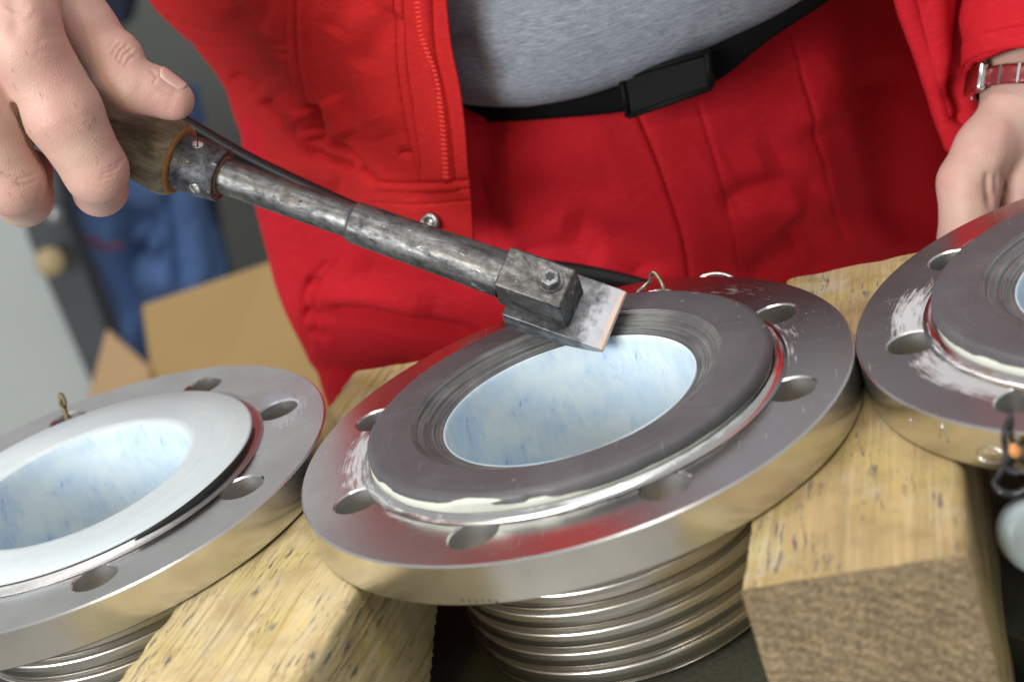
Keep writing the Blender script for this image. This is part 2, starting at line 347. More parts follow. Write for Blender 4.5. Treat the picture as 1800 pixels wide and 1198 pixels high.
# ------------------------------------------------------------------ setting
wall = part('wall', box(-2.2, 1.8, 2.05, 2.15, -1, .32), mat_simple('grey_painted_wall', (.085, .092, .086), .6, var=.15, sc=4), smooth=False); props(wall, kind='structure')
floor = part('floor', box(-4, 4, -4, 4, -1.05, -1.0), mat_simple('concrete_floor', (.52, .49, .43), .6, var=.2, sc=5), smooth=False); props(floor, kind='structure')

# workbench: top slab and legs
t = thing('workbench', 'dark scuffed workbench top under the timbers and steel joints', 'workbench', (0, 0, -.108))
wt = mat_simple('dark_bench_top', (.020, .022, .018), .5, var=.5, sc=160, bump=.4)
o = part('bench_top', box(-.9, .9, -.125, .125, -.03, 0), wt, t, smooth=False); bevel(o, .003)
for sx in (-.82, .82):
    for sy in (-.085, .085):
        o = part('leg', box(sx - .03, sx + .03, sy - .03, sy + .03, -.892, -.0305), M['lower'], t, smooth=False); bevel(o, .003)

# ------------------------------------------------------------------ timbers
def timber(label, near, far, wid, zt, zb, mat_top, wane):
    near = np.array(near); far = np.array(far); L = np.linalg.norm(far - near); yaw = math.atan2(far[1] - near[1], far[0] - near[0]) - math.pi / 2
    t = thing('wooden_beam', label, 'timber', (*near, zt), Matrix.Rotation(yaw, 3, 'Z'), 'timbers the flanges rest on')
    H = zt - zb; nx, ny, nz = 24, 90, 64
    # cross-section loop, right-hand side pulled in at the bottom by the wane
    sec = [(-wid / 2 + wid * i / nx, 0) for i in range(nx)] + [(wid / 2, -H * i / nz) for i in range(nz)] + [(wid / 2 - wid * i / nx, -H) for i in range(nx)] + [(-wid / 2, -H + H * i / nz) for i in range(nz)]
    sec = np.array(sec); rr = .0022
    V = []
    for i in range(ny + 1):
        y = L * i / ny; s = sec.copy()
        if wane:                                         # underside of the right face is broken away
            zk = np.clip(.0590 - (near[1] + y * .985 + .0446) * .67, .020, .078)
            s[:, 0] = np.where(s[:, 0] > 0, s[:, 0] - np.clip(-s[:, 1] - zk, 0, 1) * 1.3 * (s[:, 0] / (wid / 2)), s[:, 0])
        V.append(np.c_[s[:, 0], np.full(len(s), y), s[:, 1]])
    V = np.array(V)                        # ny+1, m, 3
    c = np.array([0, L / 2, -H / 2]); q = (V - c)
    hx, hz = wid / 2, H / 2                 # round the long edges and roughen the surface
    ax = np.abs(q[..., 0]) - (hx - .0024); az = np.abs(q[..., 2]) - (hz - .0024)
    both = (ax > 0) & (az > 0); ln = np.sqrt(ax ** 2 + az ** 2) + 1e-9; sc = np.where(both & (ln > .0024), .0024 / ln, 1)
    q[..., 0] = np.where(both, np.sign(q[..., 0]) * (hx - .0024 + ax * sc), q[..., 0]); q[..., 2] = np.where(both, np.sign(q[..., 2]) * (hz - .0024 + az * sc), q[..., 2])
    rr = .0022; nse = vnoise(np.stack([q[..., 0], q[..., 1] * .15, q[..., 2]], -1), 60, 3) * .0004
    edge = np.where(both, vnoise(q, 45, 5) * .0006, 0)
    q[..., 0] -= np.sign(q[..., 0]) * np.abs(nse + edge) * .6; q[..., 2] -= np.sign(q[..., 2]) * np.abs(nse + edge)
    V = q + c; m = V.shape[1]
    part('beam_body', (V.reshape(-1, 3), gridf(ny + 1, m, True)), mat_top, t, sharp=50)
    for nm, i, yy in (('end_grain', 0, -.0004), ('end_grain', ny, .0004)):
        ring = V[i].copy(); cen = ring.mean(0); rows = [cen + (ring - cen) * f for f in np.linspace(.02, 1, 12)]
        G = np.array(rows); G[..., 1] += yy + vnoise(G, 60, 9) * .00015 * np.linspace(1, 0, 12)[:, None] * (1 if i else -1)
        G[-1] = ring
        part(nm, (G.reshape(-1, 3), gridf(12, m, True)), M['endgrain'], t)
    return t
M['endgrain'] = mat_endgrain('rough_end_grain')
timber('yellow stained timber between the left and middle flanges, grain running away', (-.142, -.215), (-.0855, .118), .080, -.0168, -.1075, mat_wood('yellow_timber', .75), 1)
timber('timber with dark rough end grain, between the middle and right flanges', (.1000, -.1290), (.1165, .1120), .0720, -.0168, -.1075, mat_wood('ochre_timber', .55, 4.0, (.46, .335, .16), .42), 0)

# ------------------------------------------------------------------ flanged joints
R0, TH = .110, .0163
def disc_mesh(phase, rin=.072):
    """bolt flange: top and bottom faces with eight chamfered holes, rim with chamfered edges"""
    nO, nI, nH = 240, 120, 40
    def layer(rO, rH):
        pts = []; edges = []
        def circ(cx, cy, r, n):
            s = len(pts)
            for i in range(n):
                a = 2 * math.pi * i / n; pts.append((cx + r * math.cos(a), cy + r * math.sin(a))); edges.append((s + i, s + (i + 1) % n))
        circ(0, 0, rO, nO); circ(0, 0, rin, nI)
        for k in range(8):
            a = RAD(phase + 45 * k); circ(.09 * math.cos(a), .09 * math.sin(a), rH, nH)
        return pts, edges
    def tri(pts, edges, rH):
        v, e, f, *_ = geometry.delaunay_2d_cdt([Vector(p) for p in pts], edges, [], 0, 1e-7)
        keep = []
        for q in f:
            c = sum((v[i] for i in q), Vector((0, 0))) / len(q)
            if c.length < rin * .9995 or c.length > R0 * .9999: continue
            if any((c - Vector((.09 * math.cos(RAD(phase + 45 * k)), .09 * math.sin(RAD(phase + 45 * k))))).length < rH * .995 for k in range(8)): continue
            keep.append(tuple(q))
        return v, keep
    ch = .0007
    pts, ed = layer(R0 - ch, .0090 + ch); v, f = tri(pts, ed, .0090 + ch)
    top = (np.array([(p.x, p.y, 0) for p in v]), f); bot = (np.array([(p.x, p.y, -TH) for p in v]), [q[::-1] for q in f])
    rim = lathe([(R0 - ch, 0), (R0, -ch), (R0, -TH + ch), (R0 - ch, -TH)], nO)
    rim = (rim[0], [q[::-1] for q in rim[1]])
    hs = []
    for k in range(8):
        a = RAD(phase + 45 * k); h = lathe([(.0090 + ch, 0), (.0090, -ch), (.0090, -TH + ch), (.0090 + ch, -TH)], nH)
        hs.append((h[0] + np.array([.09 * math.cos(a), .09 * math.sin(a), 0]), h[1]))
    return join(top, bot, rim, *hs)
def bellows_profile(z0, z1, pitch=.0087):
    p = [(.0515, z0), (.0565, z0 - .0002)]; z = z0 - .0004
    while z - pitch > z1:
        p += [(0.0640, z), (0.0647, z - .0004), (0.0650, z - .0010), (0.0652, z - .0030), (0.0650, z - .0052), (0.0647, z - .0062), (0.0640, z - .0067), (0.0635, z - .0070), (0.0643, z - .0073), (0.0647, z - .0076), (0.0643, z - .0080), (0.0635, z - .0083)]
        z -= pitch
    return np.array(p + [(.0575, z1), (.0515, z1)])
def densify(p, n):
    p = np.asarray(p, float); s = np.r_[0, np.cumsum(np.linalg.norm(np.diff(p, axis=0), axis=1))]
    t_ = np.union1d(np.linspace(0, s[-1], n), s); return np.c_[np.interp(t_, s, p[:, 0]), np.interp(t_, s, p[:, 1])]
ZB = -.090
def joint(label, loc, phase, kind, steel):
    t = thing('steel_bellows_joint', label, 'pipe joint', loc, None, 'flanged bellows joints lined up on the timbers')
    fo = part('bolt_flange', disc_mesh(phase), steel, t, sharp=24); fo.data.materials.append(M['hole'])
    nh = 8 * 3 * 40; ids = np.zeros(len(fo.data.polygons), int); q = np.arange(nh) % 120; ids[-nh:] = ((q >= 40) & (q < 80)); fo.data.polygons.foreach_set('material_index', ids)
    fr0 = 0 if kind == 'black' else .0024
    part('raised_face', lathe([(.0848 - fr0, .0002), (.0838 - fr0, .0004), (.0826 - fr0, .0010), (.0818 - fr0, .0020), (.0812 - fr0, .0026), (.0716, .0026), (.0716, -.001)], 200), M['steel_f'] if kind == 'black' else M['hole'], t, sharp=40)
    if kind == 'black':
        n = 360; a = np.arange(n) * 2 * math.pi / n
        # cream seal lip with a broken edge, squeezed out under the coating
        pr = np.array([(.0793, .0027), (.0795, .0034), (.0794, .0046), (.0790, .0056), (.0784, .0058), (.0740, .0058)])
        v, f = lathe(pr, n); v = v.reshape(len(pr), n, 3)
        wob = vnoise(np.c_[np.cos(a), np.sin(a)], 1.4, 4, 6) * .00030
        for i in range(4):
            k = 1 + ((wob + .0017 * np.exp(-((a - RAD(226)) / RAD(40)) ** 4) + .0005 * np.exp(-((a - RAD(300)) / RAD(40)) ** 4)) / .08)[:, None]; v[i, :, :2] *= k
        bl = np.exp(-((a - RAD(252)) / RAD(9)) ** 4) * .0016                # blob that runs up over the black edge
        v[2, :, 2] += bl; v[3, :, 2] += bl * 1.35; v[3, :, :2] *= 1 + (bl / .08 * .35)[:, None]; v[4, :, 2] += bl * 1.9
        part('seal_lip', (v.reshape(-1, 3), f), M['cream'], t)
        pr = np.array([(.0786, .0034), (.0800, .0037), (.0805, .0052), (.0805, .0068), (.0801, .0080), (.0791, .0087), (.0776, .0090), (.0700, .0091), (.0622, .0091)])
        v, f = lathe(pr, n); v = v.reshape(len(pr), n, 3)
        chip = np.clip(vnoise(np.c_[np.cos(a), np.sin(a)], 3.2, 11, 4) - .3, 0, 1) * .0008 * (.25 + np.exp(-((a - RAD(230)) / RAD(45)) ** 2))
        for i in range(5): v[i, :, :2] *= 1 - (chip / .08)[:, None]; 
        part('coated_face', (v.reshape(-1, 3), f), M['ring'], t)
        # scraped bevel with ridges stepping down to the bore
        rr = np.linspace(.0622, .0507, 60); s = (.0622 - rr) / .0115
        zz = .0091 - .0062 * (s ** .8) + .00035 * np.sin(s * 6.28 * 3.2) * (s > .05) + .00012 * np.sin(s * 6.28 * 9)
        zz[0] = .0091
        part('scraped_bevel', lathe(np.c_[rr, zz], n), M['bevel'], t)
        zt = float(zz[-1])
        part('bore_liner', lathe(densify([(.0507, zt), (.0505, zt + .0003), (.0502, zt + .0003), (.0499, zt - .0004), (.0496, -.02), (.0496, ZB - .01)], 30), n), M['liner'], t)
    else:
        n = 240; a = np.arange(n) * 2 * math.pi / n
        part('white_flare', lathe([(.0770, .0027), (.0782, .0029), (.0786, .0034), (.0784, .0040), (.0776, .0043), (.066, .0044), (.054, .0045), (.0515, .0042), (.0504, .0032)], n), M['white'], t)
        part('bore_liner', lathe(densify([(.0504, .0032), (.0499, .0015), (.0496, -.02), (.0496, ZB - .01)], 30), n), M['liner'], t)
        arc = np.linspace(RAD(-52), RAD(12), 50); wv = .0007 + .0012 * np.clip(np.sin((arc - arc[0]) / (arc[-1] - arc[0]) * math.pi), 0, 1)
        part('dark_gap_strip', tube(np.c_[.0790 * np.cos(arc), .0792 * np.sin(arc), np.full(50, .0026)], wv, 8), M['black'], t)  # black strip standing in for the shaded gap under the flare's edge
    part('bellows', lathe(densify(bellows_profile(-TH - .0004, ZB), 260), 180), M['bellows'], t, sharp=50)
    part('lower_flange', lathe([(.0515, ZB - .0002), (.103, ZB - .0002), (.104, ZB - .001), (.104, -.1078), (.0515, -.1078)], 120), M['lower'], t, sharp=30)
    return t
jc = joint('middle bellows joint, dark coated face being scraped, on both timbers', (0, 0, 0), 27.5, 'black', M['steel_c'])
jl = joint('bellows joint with smooth white flared face, at the left end of the row', (-.2213, .0235, 0), 24.5, 'white', M['steel_l'])
jr = joint('bellows joint with white smears round its dark coated face, under the man\'s resting hand', (.2202, -.0026, 0), 5.25, 'black', M['steel_r'])
# faint marks stamped in the right rim: an oval and a slanted stroke
def rim_pt(cx, cy, px, py, lift=.0001):
    # point on the rim cylinder hit by the sight line
    r = ray(px, py); o = CC - np.array([cx, cy, 0]); a = r[0] ** 2 + r[1] ** 2; b = 2 * (o[0] * r[0] + o[1] * r[1]); c = o[0] ** 2 + o[1] ** 2 - R0 ** 2
    s = (-b - math.sqrt(b * b - 4 * a * c)) / (2 * a); p = CC + r * s; n = np.array([p[0] - cx, p[1] - cy, 0]) / R0; return p + n * lift
oval = [rim_pt(.2202, -.0026, 1741 + 24 * math.cos(q), 799 + 14 * math.sin(q) + 4 * math.cos(q)) for q in np.linspace(0, 6.2, 26)]
mk = [tube(oval, .00022, 5)]
for (x0, y0, x1, y1) in ((1732, 792, 1731, 800), (1737, 793, 1737, 801), (1743, 795, 1742, 803), (1749, 796, 1748, 804), (1655, 745, 1668, 778), (1655, 747, 1652, 768), (1600, 735, 1606, 752)):
    mk.append(tube([rim_pt(.2202, -.0026, x0 + (x1 - x0) * q, y0 + (y1 - y0) * q) for q in np.linspace(0, 1, 5)], .0002, 5))
part('stamped_mark', join(*mk), M['steel'], jr, world=True)
mk = [tube([rim_pt(0, 0, 810 + 12 * i + d * 5, 1052 + d * 4 + (i % 3)) for d in (0, 1)], .0002, 5) for i in range(6)]
part('stamped_mark', join(*mk), M['darkwire'], jc, world=True)

# ------------------------------------------------------------------ scraping tool
u = np.array([.941, .339, -.205]); u /= np.linalg.norm(u)
wv_ = np.array([.114, .353, .929]); wv_ -= u * (wv_ @ u); wv_ /= np.linalg.norm(wv_); vv = np.cross(wv_, u)
DH = .722
A0 = atd(940, 486, DH)                                  # centre of the block's upper face
Rt = Matrix(np.array([cdir(u), cdir(vv), cdir(wv_)]).T.tolist())
tool = thing('hand_scraper', 'worn steel scraper with wooden grip and bolted square head, blade on the middle joint', 'hand tool', A0, Rt)
mm = .001
def xl(prof, n=64, cz=0, cy=0):                          # lathe about the tool's own axis (local x)
    v, f = lathe([(r * mm, x * mm) for x, r in prof], n); return np.c_[v[:, 2], v[:, 0] + cy * mm, v[:, 1] + cz * mm], f
CZ = 10.5                                               # depth of the axis below the block's face
# block: square, with a chamfered front
bl = prism([(-14.2, -8.9), (14.4, -8.9), (14.4, 8.9), (-14.2, 8.9)], 0, 21)
bv = bl[0].copy(); bv[4:, 0] += [0, 2.2, 2.2, 0]; bl = (bv * mm, bl[1])
o = part('head_block', bl, M['forged'], tool, smooth=True, sharp=30); bevel(o, .0011, 3)
# bolt with star recess
hexa = [(4.1 * math.cos(RAD(60 * i + 12)), 4.1 * math.sin(RAD(60 * i + 12))) for i in range(6)]
hp = prism([(x + 6.5, y - .6) for x, y in hexa], -4.4, .2); o = part('bolt', (hp[0] * mm, hp[1]), M['bolt'], tool, sharp=30); bevel(o, .0005, 2)
star = []
for i in range(12):
    r_ = 2.15 if i % 2 == 0 else 1.5; star.append((6.5 + r_ * math.cos(RAD(30 * i)), -.6 + r_ * math.sin(RAD(30 * i))))
sp = prism(star, -4.55, -4.0); part('star_recess', (sp[0] * mm, sp[1]), M['darkwire'], o, sharp=20)
wsh = lathe([(0, -.5 * mm), (5.2 * mm, -.5 * mm), (5.5 * mm, .2 * mm)], 40); part('washer', (wsh[0] + np.array([6.5, -.6, 0]) * mm, wsh[1]), M['forged'], tool, sharp=30)
# blade: wedge with curved underside and rounded tip edge
prof = [(-11, 21.2), (20, 21.2), (29.5, 21.4), (32.3, 21.8), (33.2, 22.6), (33.0, 23.6), (31, 25.4), (26, 28.2), (19, 31.0), (10, 33.4), (0, 34.6), (-11, 34.8)]
pr2 = prism([(x, z) for x, z in prof], -14.8, 12.6)
bv = np.c_[pr2[0][:, 0], pr2[0][:, 2], pr2[0][:, 1]] * mm
t_ = NT('scraper_blade_steel'); c_ = t_.co(); x_, y_, z_ = t_.sep(c_)
a_ = t_.noise(t_.mp(c_, (90, 60, 120)), 1.0, 6, .65, .4); b_ = t_.noise(c_, 330, 4)
base_ = t_.ramp(t_.m2('ADD', t_.m2('MULTIPLY', a_, .7), t_.m2('MULTIPLY', b_, .3)), [(.36, (.05, .05, .055)), (.5, (.14, .145, .155)), (.64, (.30, .31, .33))])
tip_ = t_.ramp(t_.m2('ADD', t_.m2('MULTIPLY', x_, 1000.0), t_.m2('MULTIPLY', a_, 8.0)), [(0, 0), (1, 0)])
k1 = t_.m2('SMOOTHSTEP', 24.0, 30.0, None) if False else t_.m2('DIVIDE', t_.m2('SUBTRACT', t_.m2('ADD', t_.m2('MULTIPLY', x_, 1000.0), t_.m2('ADD', t_.m2('MULTIPLY', a_, 9.0), t_.m2('MULTIPLY', b_, 7.0))), 29.5), 5.0, clamp=True)
k2 = t_.m2('DIVIDE', t_.m2('SUBTRACT', t_.m2('ADD', t_.m2('MULTIPLY', x_, 1000.0), t_.m2('MULTIPLY', a_, 3.0)), 31.2), 1.6, clamp=True)
base_ = t_.mix(t_.m2('MULTIPLY', k1, .6), base_, (.62, .63, .68)); base_ = t_.mix(t_.m2('MULTIPLY', k2, .9), base_, (.66, .50, .40))
t_.set(Base_Color=base_, Metallic=.6, Roughness=.42, Normal=t_.bump(a_, .35, .0006)); M['blade'] = t_.m
o = part('blade', (bv, [q[::-1] for q in pr2[1]]), M['blade'], tool, sharp=30); bevel(o, .0007, 3)
# axis points along the tool in mm from the block centre
part('collar', xl([(-81.5, 0), (-81.5, 8.0), (-80.9, 8.5), (-80, 8.7), (-40, 9.1), (-14, 9.6), (-14, 0)], 72, CZ), M['pipe'], tool, sharp=40)
part('shaft', xl([(-156, 0), (-156, 7.3), (-100, 7.25), (-83, 7.2), (-81.7, 7.6), (-81.6, 0)], 72, CZ), M['pipe'], tool, sharp=40)
part('ferrule', xl([(-160.5, 9.2), (-160.5, 11.7), (-160, 12.2), (-149, 11.9), (-141.8, 11.3), (-141.2, 10.8), (-141.2, 8.6)], 72, CZ), M['ferrule'], tool, sharp=40)
part('rust_ring', xl([(-144, 8.8), (-141.6, 9.0), (-141.0, 8.0), (-141.0, 7.2)], 60, CZ), M['rust'], tool)
part('rust_ring', xl([(-162.3, 14.2), (-161.4, 14.8), (-160.6, 13.6), (-160.4, 11.9)], 60, CZ), M['rust'], tool)
fz = tool.children[[c.name for c in tool.children].index('ferrule')]
def radial(x, ang, r):                                   # point on the tool's side; ang 0 faces up-image, 90 the camera
    d = np.array([0, -math.cos(ang), -math.sin(ang)]); return np.array([x, 0, CZ]) + d * r, d
for ang, x in ((RAD(62), -153.0), (RAD(158), -148)):
    p, d = radial(x, ang, 11.6)
    h = place(lathe([(0, .75), (1.9, .72), (2.45, .45), (2.6, -.2)], 32), p, d)
    s_ = part('screw', (h[0] * mm, h[1]), M['screw'], tool, sharp=50)
    sl = place(box(-2.3, 2.3, -.33, .33, .45, .80), p, d, (.25, .6, .2)); part('screw_slot', (sl[0] * mm, sl[1]), M['darkwire'], s_, smooth=False)
# wooden grip: swelling, rounded shoulder
t_ = NT('dark_oiled_wood'); c_ = t_.co(); g_ = t_.noise(t_.mp(c_, (35, 260, 260)), 1.0, 6, .65, .6); n_ = t_.noise(c_, 50, 4)
cw = t_.ramp(t_.m2('ADD', t_.m2('MULTIPLY', g_, .7), t_.m2('MULTIPLY', n_, .3)), [(.32, (.040, .033, .023)), (.47, (.14, .115, .076)), (.60, (.25, .21, .145)), (.72, (.36, .31, .22))])
t_.set(Base_Color=cw, Roughness=.55, Normal=t_.bump(g_, .6, .0009)); M['grip'] = t_.m
part('grip', xl([(-277, 0), (-276, 8), (-271, 12.5), (-259, 14.5), (-234, 15), (-209, 14.2), (-196, 13.6), (-186, 13.6), (-176, 15.0), (-168, 16.4), (-164, 16.2), (-161.8, 14.6), (-161.2, 13)], 72, CZ), M['grip'], tool)

# ------------------------------------------------------------------ body: hands grown from blended tapering limbs
def sdf_mesh(prims, h, k, cuts=(), pad=4.0):
    """prims: (p0, r0, p1, r1[, k]); smooth union on a grid, surface nets. All in mm."""
    P = np.array([np.r_[p[0]] - p[1] for p in prims] + [np.r_[p[2]] - p[3] for p in prims]); Q = np.array([np.r_[p[0]] + p[1] for p in prims] + [np.r_[p[2]] + p[3] for p in prims])
    lo = P.min(0) - pad; hi = Q.max(0) + pad; n = np.ceil((hi - lo) / h).astype(int) + 1
    D = np.full(n, 50.0, np.float32)
    def rc(p0, r0, p1, r1, m):
        a = np.maximum(((np.minimum(np.r_[p0] - r0, np.r_[p1] - r1) - m - lo) / h).astype(int), 0); b = np.minimum(((np.maximum(np.r_[p0] + r0, np.r_[p1] + r1) + m - lo) / h).astype(int) + 2, n)
        X, Y, Z = [(lo[i] + h * np.arange(a[i], b[i])).astype(np.float32) for i in range(3)]
        X = X[:, None, None] - p0[0]; Y = Y[None, :, None] - p0[1]; Z = Z[None, None, :] - p0[2]
        d = np.array(p1, float) - np.array(p0, float); L2 = float(d @ d) + 1e-9
        t_ = np.clip((X * d[0] + Y * d[1] + Z * d[2]) / L2, 0, 1)
        return tuple(slice(a[i], b[i]) for i in range(3)), np.sqrt((X - t_ * d[0]) ** 2 + (Y - t_ * d[1]) ** 2 + (Z - t_ * d[2]) ** 2) - (r0 + (r1 - r0) * t_)
    for p in prims:
        kk = p[4] if len(p) > 4 else k
        s, d = rc(p[0], p[1], p[2], p[3], kk + 3 * h + 6)
        e = D[s]; hh = np.clip(.5 + .5 * (e - d) / kk, 0, 1); D[s] = e + (d - e) * hh - kk * hh * (1 - hh)
    for p in cuts:
        kk = p[4] if len(p) > 4 else 1.2
        s, d = rc(p[0], p[1], p[2], p[3], kk + 3 * h)
        e = D[s]; d = -d; hh = np.clip(.5 - .5 * (e - d) / kk, 0, 1); D[s] = e + (d - e) * hh + kk * hh * (1 - hh)
    ins = D < 0
    c = np.zeros(np.array(D.shape) - 1, np.int8); cs = [(i, j, k_) for i in (0, 1) for j in (0, 1) for k_ in (0, 1)]
    sl = lambda i, j, k_: (slice(i, D.shape[0] - 1 + i), slice(j, D.shape[1] - 1 + j), slice(k_, D.shape[2] - 1 + k_))
    for q in cs: c += ins[sl(*q)]
    act = np.argwhere((c > 0) & (c < 8)); idx = np.full(c.shape, -1, np.int64); idx[tuple(act.T)] = np.arange(len(act))
    acc = np.zeros((len(act), 3)); cnt = np.zeros(len(act))
    g = {q: D[act[:, 0] + q[0], act[:, 1] + q[1], act[:, 2] + q[2]] for q in cs}
    for q in cs:
        for ax in range(3):
            if q[ax]: continue
            q2 = list(q); q2[ax] = 1; q2 = tuple(q2); a, b = g[q], g[q2]; m = (a < 0) != (b < 0)
            t_ = np.where(m, a / np.where(m, a - b, 1), 0); pt = np.repeat(np.array(q, float)[None], len(act), 0); pt[:, ax] = t_
            acc[m] += pt[m]; cnt[m] += 1
    V = lo + h * (act + acc / np.maximum(cnt, 1)[:, None]); Fs = []
    for ax in range(3):
        o1, o2 = (ax + 1) % 3, (ax + 2) % 3
        s1 = [slice(None)] * 3; s2 = [slice(None)] * 3; s1[ax] = slice(0, -1); s2[ax] = slice(1, None)
        A, B = ins[tuple(s1)], ins[tuple(s2)]; e = np.argwhere(A != B)
        e = e[(e[:, o1] > 0) & (e[:, o2] > 0) & (e[:, o1] < c.shape[o1]) & (e[:, o2] < c.shape[o2]) & (e[:, ax] < c.shape[ax])]
        def ix(d1, d2):
            q = e.copy(); q[:, o1] -= d1; q[:, o2] -= d2; return idx[tuple(q.T)]
        quad = np.stack([ix(1, 1), ix(0, 1), ix(0, 0), ix(1, 0)], 1); fl = ~A[tuple(e.T)]; quad[fl] = quad[fl][:, ::-1]; Fs.append(quad)
    Fq = np.concatenate(Fs); Fq = Fq[(Fq >= 0).all(1)]
    for _ in range(2):                                     # light smoothing
        s = np.zeros_like(V); n_ = np.zeros(len(V))
        for i in range(4):
            a, b = Fq[:, i], Fq[:, (i + 1) % 4]
            for ax in range(3): s[:, ax] += np.bincount(a, V[b, ax], len(V)) + np.bincount(b, V[a, ax], len(V))
            n_ += np.bincount(a, minlength=len(V)) + np.bincount(b, minlength=len(V))
        V = V * .5 + .5 * s / np.maximum(n_, 1)[:, None]
    return V, Fq
DG = .750                                                # depth of the grip under the fingers
PXM = DG / FP * 1000
def hp_(x, y, dz): return ((x - 900) * PXM, (y - 599) * PXM, dz)
def chain(pts, k=None):
    out = []
    for a, b in zip(pts[:-1], pts[1:]):
        q = (hp_(*a[:3]), a[3], hp_(*b[:3]), b[3]); out.append(q + ((k,) if k else ()))
    return out
S = PXM                                                   # radii given in photograph pixels
def ch(pts, k=None): return chain([(x, y, z, r * S) for x, y, z, r in pts], k)
LH = []
LH += ch([(0, -260, -8, 105), (72, 60, -34, 70)], 9) + ch([(-60, -270, -8, 105), (-35, 70, -38, 68)], 9) + ch([(-130, -270, -6, 95), (-140, 80, -34, 62)], 9) + ch([(-190, -270, -2, 85), (-235, 90, -26, 56)], 9)
LH += ch([(30, 20, -28, 75), (-120, 40, -27, 70)], 9)
LH += ch([(-60, -270, -4, 118), (-170, -760, 20, 150)], 14)
LH += ch([(78, 88, -37, 66), (142, 215, -30, 66), (188, 308, -20, 54)], 3) + ch([(188, 308, -20, 54), (172, 330, 4, 47), (160, 285, 20, 42)], 3)
LH += ch([(-30, 105, -40, 66), (5, 225, -33, 66), (44, 326, -21, 57)], 3) + ch([(44, 326, -21, 57), (35, 345, 6, 50), (25, 295, 22, 44)], 3)
LH += ch([(-140, 105, -36, 62), (-115, 220, -30, 61), (-88, 318, -20, 53)], 4.5) + ch([(-88, 318, -20, 53), (-95, 330, 5, 47), (-100, 280, 21, 42)], 3)
LH += ch([(-240, 105, -28, 56), (-222, 205, -25, 53), (-202, 285, -17, 46)], 4.5) + ch([(-202, 285, -17, 46), (-206, 295, 3, 40), (-208, 255, 15, 36)], 3)
LH += ch([(25, 90, -36, 58), (38, 175, -30, 42)], 6) + ch([(-85, 90, -36, 58), (-60, 175, -30, 42)], 6)
LH += ch([(85, 88, -42, 55), (92, 112, -43, 50)], 8)                                     # index knuckle
LH += ch([(20, -150, 0, 85), (112, -20, -9, 60)], 6) + ch([(112, -20, -9, 60), (168, 58, -13, 47), (214, 116, -14, 47)], 3.5) + ch([(214, 116, -14, 46), (226, 146, -15, 45), (250, 160, -15, 44), (282, 168, -14, 41), (312, 182, -13, 34), (320, 185, -13, 30)], 3)
LH += ch([(233, 96, -17, 17), (242, 104, -17, 15)], 6)
cut = []
def crease(pts, r=.35, k=1.0):
    for a, b in zip(pts[:-1], pts[1:]): cut.append((hp_(*a), r, hp_(*b), r, k))
crease([(70, 208, -38), (78, 232, -33), (88, 262, -28), (98, 290, -22)], 1.0, 3.0)
Vl, Fl = sdf_mesh(LH, .62, 5, cut)
Vl = CC + (np.c_[Vl[:, 0], Vl[:, 1], Vl[:, 2] + DG * 1000] * mm) @ RC
def vnormals(V, F_):
    n = np.cross(V[F_[:, 2]] - V[F_[:, 0]], V[F_[:, 3]] - V[F_[:, 1]]); o = np.zeros_like(V)
    for i in range(4):
        for ax in range(3): o[:, ax] += np.bincount(F_[:, i], n[:, ax], len(V))
    return o / (np.linalg.norm(o, axis=1)[:, None] + 1e-12)
def emboss(V, F_, lines):
    """fine wrinkles, tendons and veins pressed into the skin that faces the camera"""
    N = vnormals(V, F_); c = (V - CC) @ RC.T; p = c[:, :2] / c[:, 2:] * FP + np.array([900, 599]); fc = np.clip((N * (CC - V)).sum(1) / np.linalg.norm(CC - V, axis=1) * 4, 0, 1); d = np.zeros(len(V))
    for pl, hw, dep in lines:
        pl = catmull(np.array(pl, float), 5 * len(pl)); best = np.full(len(V), 1e9); tt = np.zeros(len(V))
        for i in range(len(pl) - 1):
            a, e = pl[i], pl[i + 1] - pl[i]; t_ = np.clip(((p - a) @ e) / (e @ e + 1e-9), 0, 1); q = np.linalg.norm(p - a - t_[:, None] * e, axis=1); k = q < best; best = np.where(k, q, best); tt = np.where(k, (i + t_) / (len(pl) - 1), tt)
        d -= dep * mm * np.exp(-(best / hw) ** 2) * np.clip(np.sin(math.pi * tt) * 1.8, 0, 1)
    return V + N * (d * fc)[:, None]
thw = [([(196, 102), (203, 86), (216, 74)], 3.2, .55), ([(204, 108), (211, 90), (228, 77)], 3.5, .75), ([(211, 114), (219, 96), (236, 84)], 3.2, .6), ([(218, 118), (228, 104), (243, 93)], 3, .4), ([(208, 98), (222, 92), (236, 92)], 2.5, .35), ([(188, 92), (196, 78), (206, 68)], 3, .35),
       ([(174, 308), (196, 301), (214, 288)], 2.6, .45), ([(170, 316), (190, 312), (204, 306)], 2.4, .3), ([(190, 296), (208, 286), (220, 276)], 2.3, .3), ([(176, 300), (200, 292)], 2.2, .2), ([(150, 322), (165, 330), (178, 331)], 2.5, .25),
       ([(20, 318), (45, 312), (70, 300)], 2.6, .35), ([(18, 328), (48, 324), (70, 314)], 2.6, .3), ([(60, 78), (85, 66), (112, 72)], 5, .25), ([(58, 96), (80, 90), (104, 94)], 4, .2),
       ([(40, -60), (58, 0), (78, 60)], 16, -.7), ([(-20, -60), (-25, 20), (-28, 70)], 14, -.7), ([(10, -40), (25, 20), (28, 70)], 15, .9), ([(-5, 10), (40, 30), (60, 10)], 6, -.4), ([(105, 130), (120, 180), (135, 230)], 20, .35),
       ([(268, 150), (276, 137), (290, 131)], 2.6, .35), ([(272, 153), (292, 162), (318, 171)], 2.4, .3), ([(240, 150), (256, 160), (280, 172)], 10, .25), ([(262, 120), (270, 128), (277, 136)], 4, .25)]
Vl = emboss(Vl, Fl, thw)
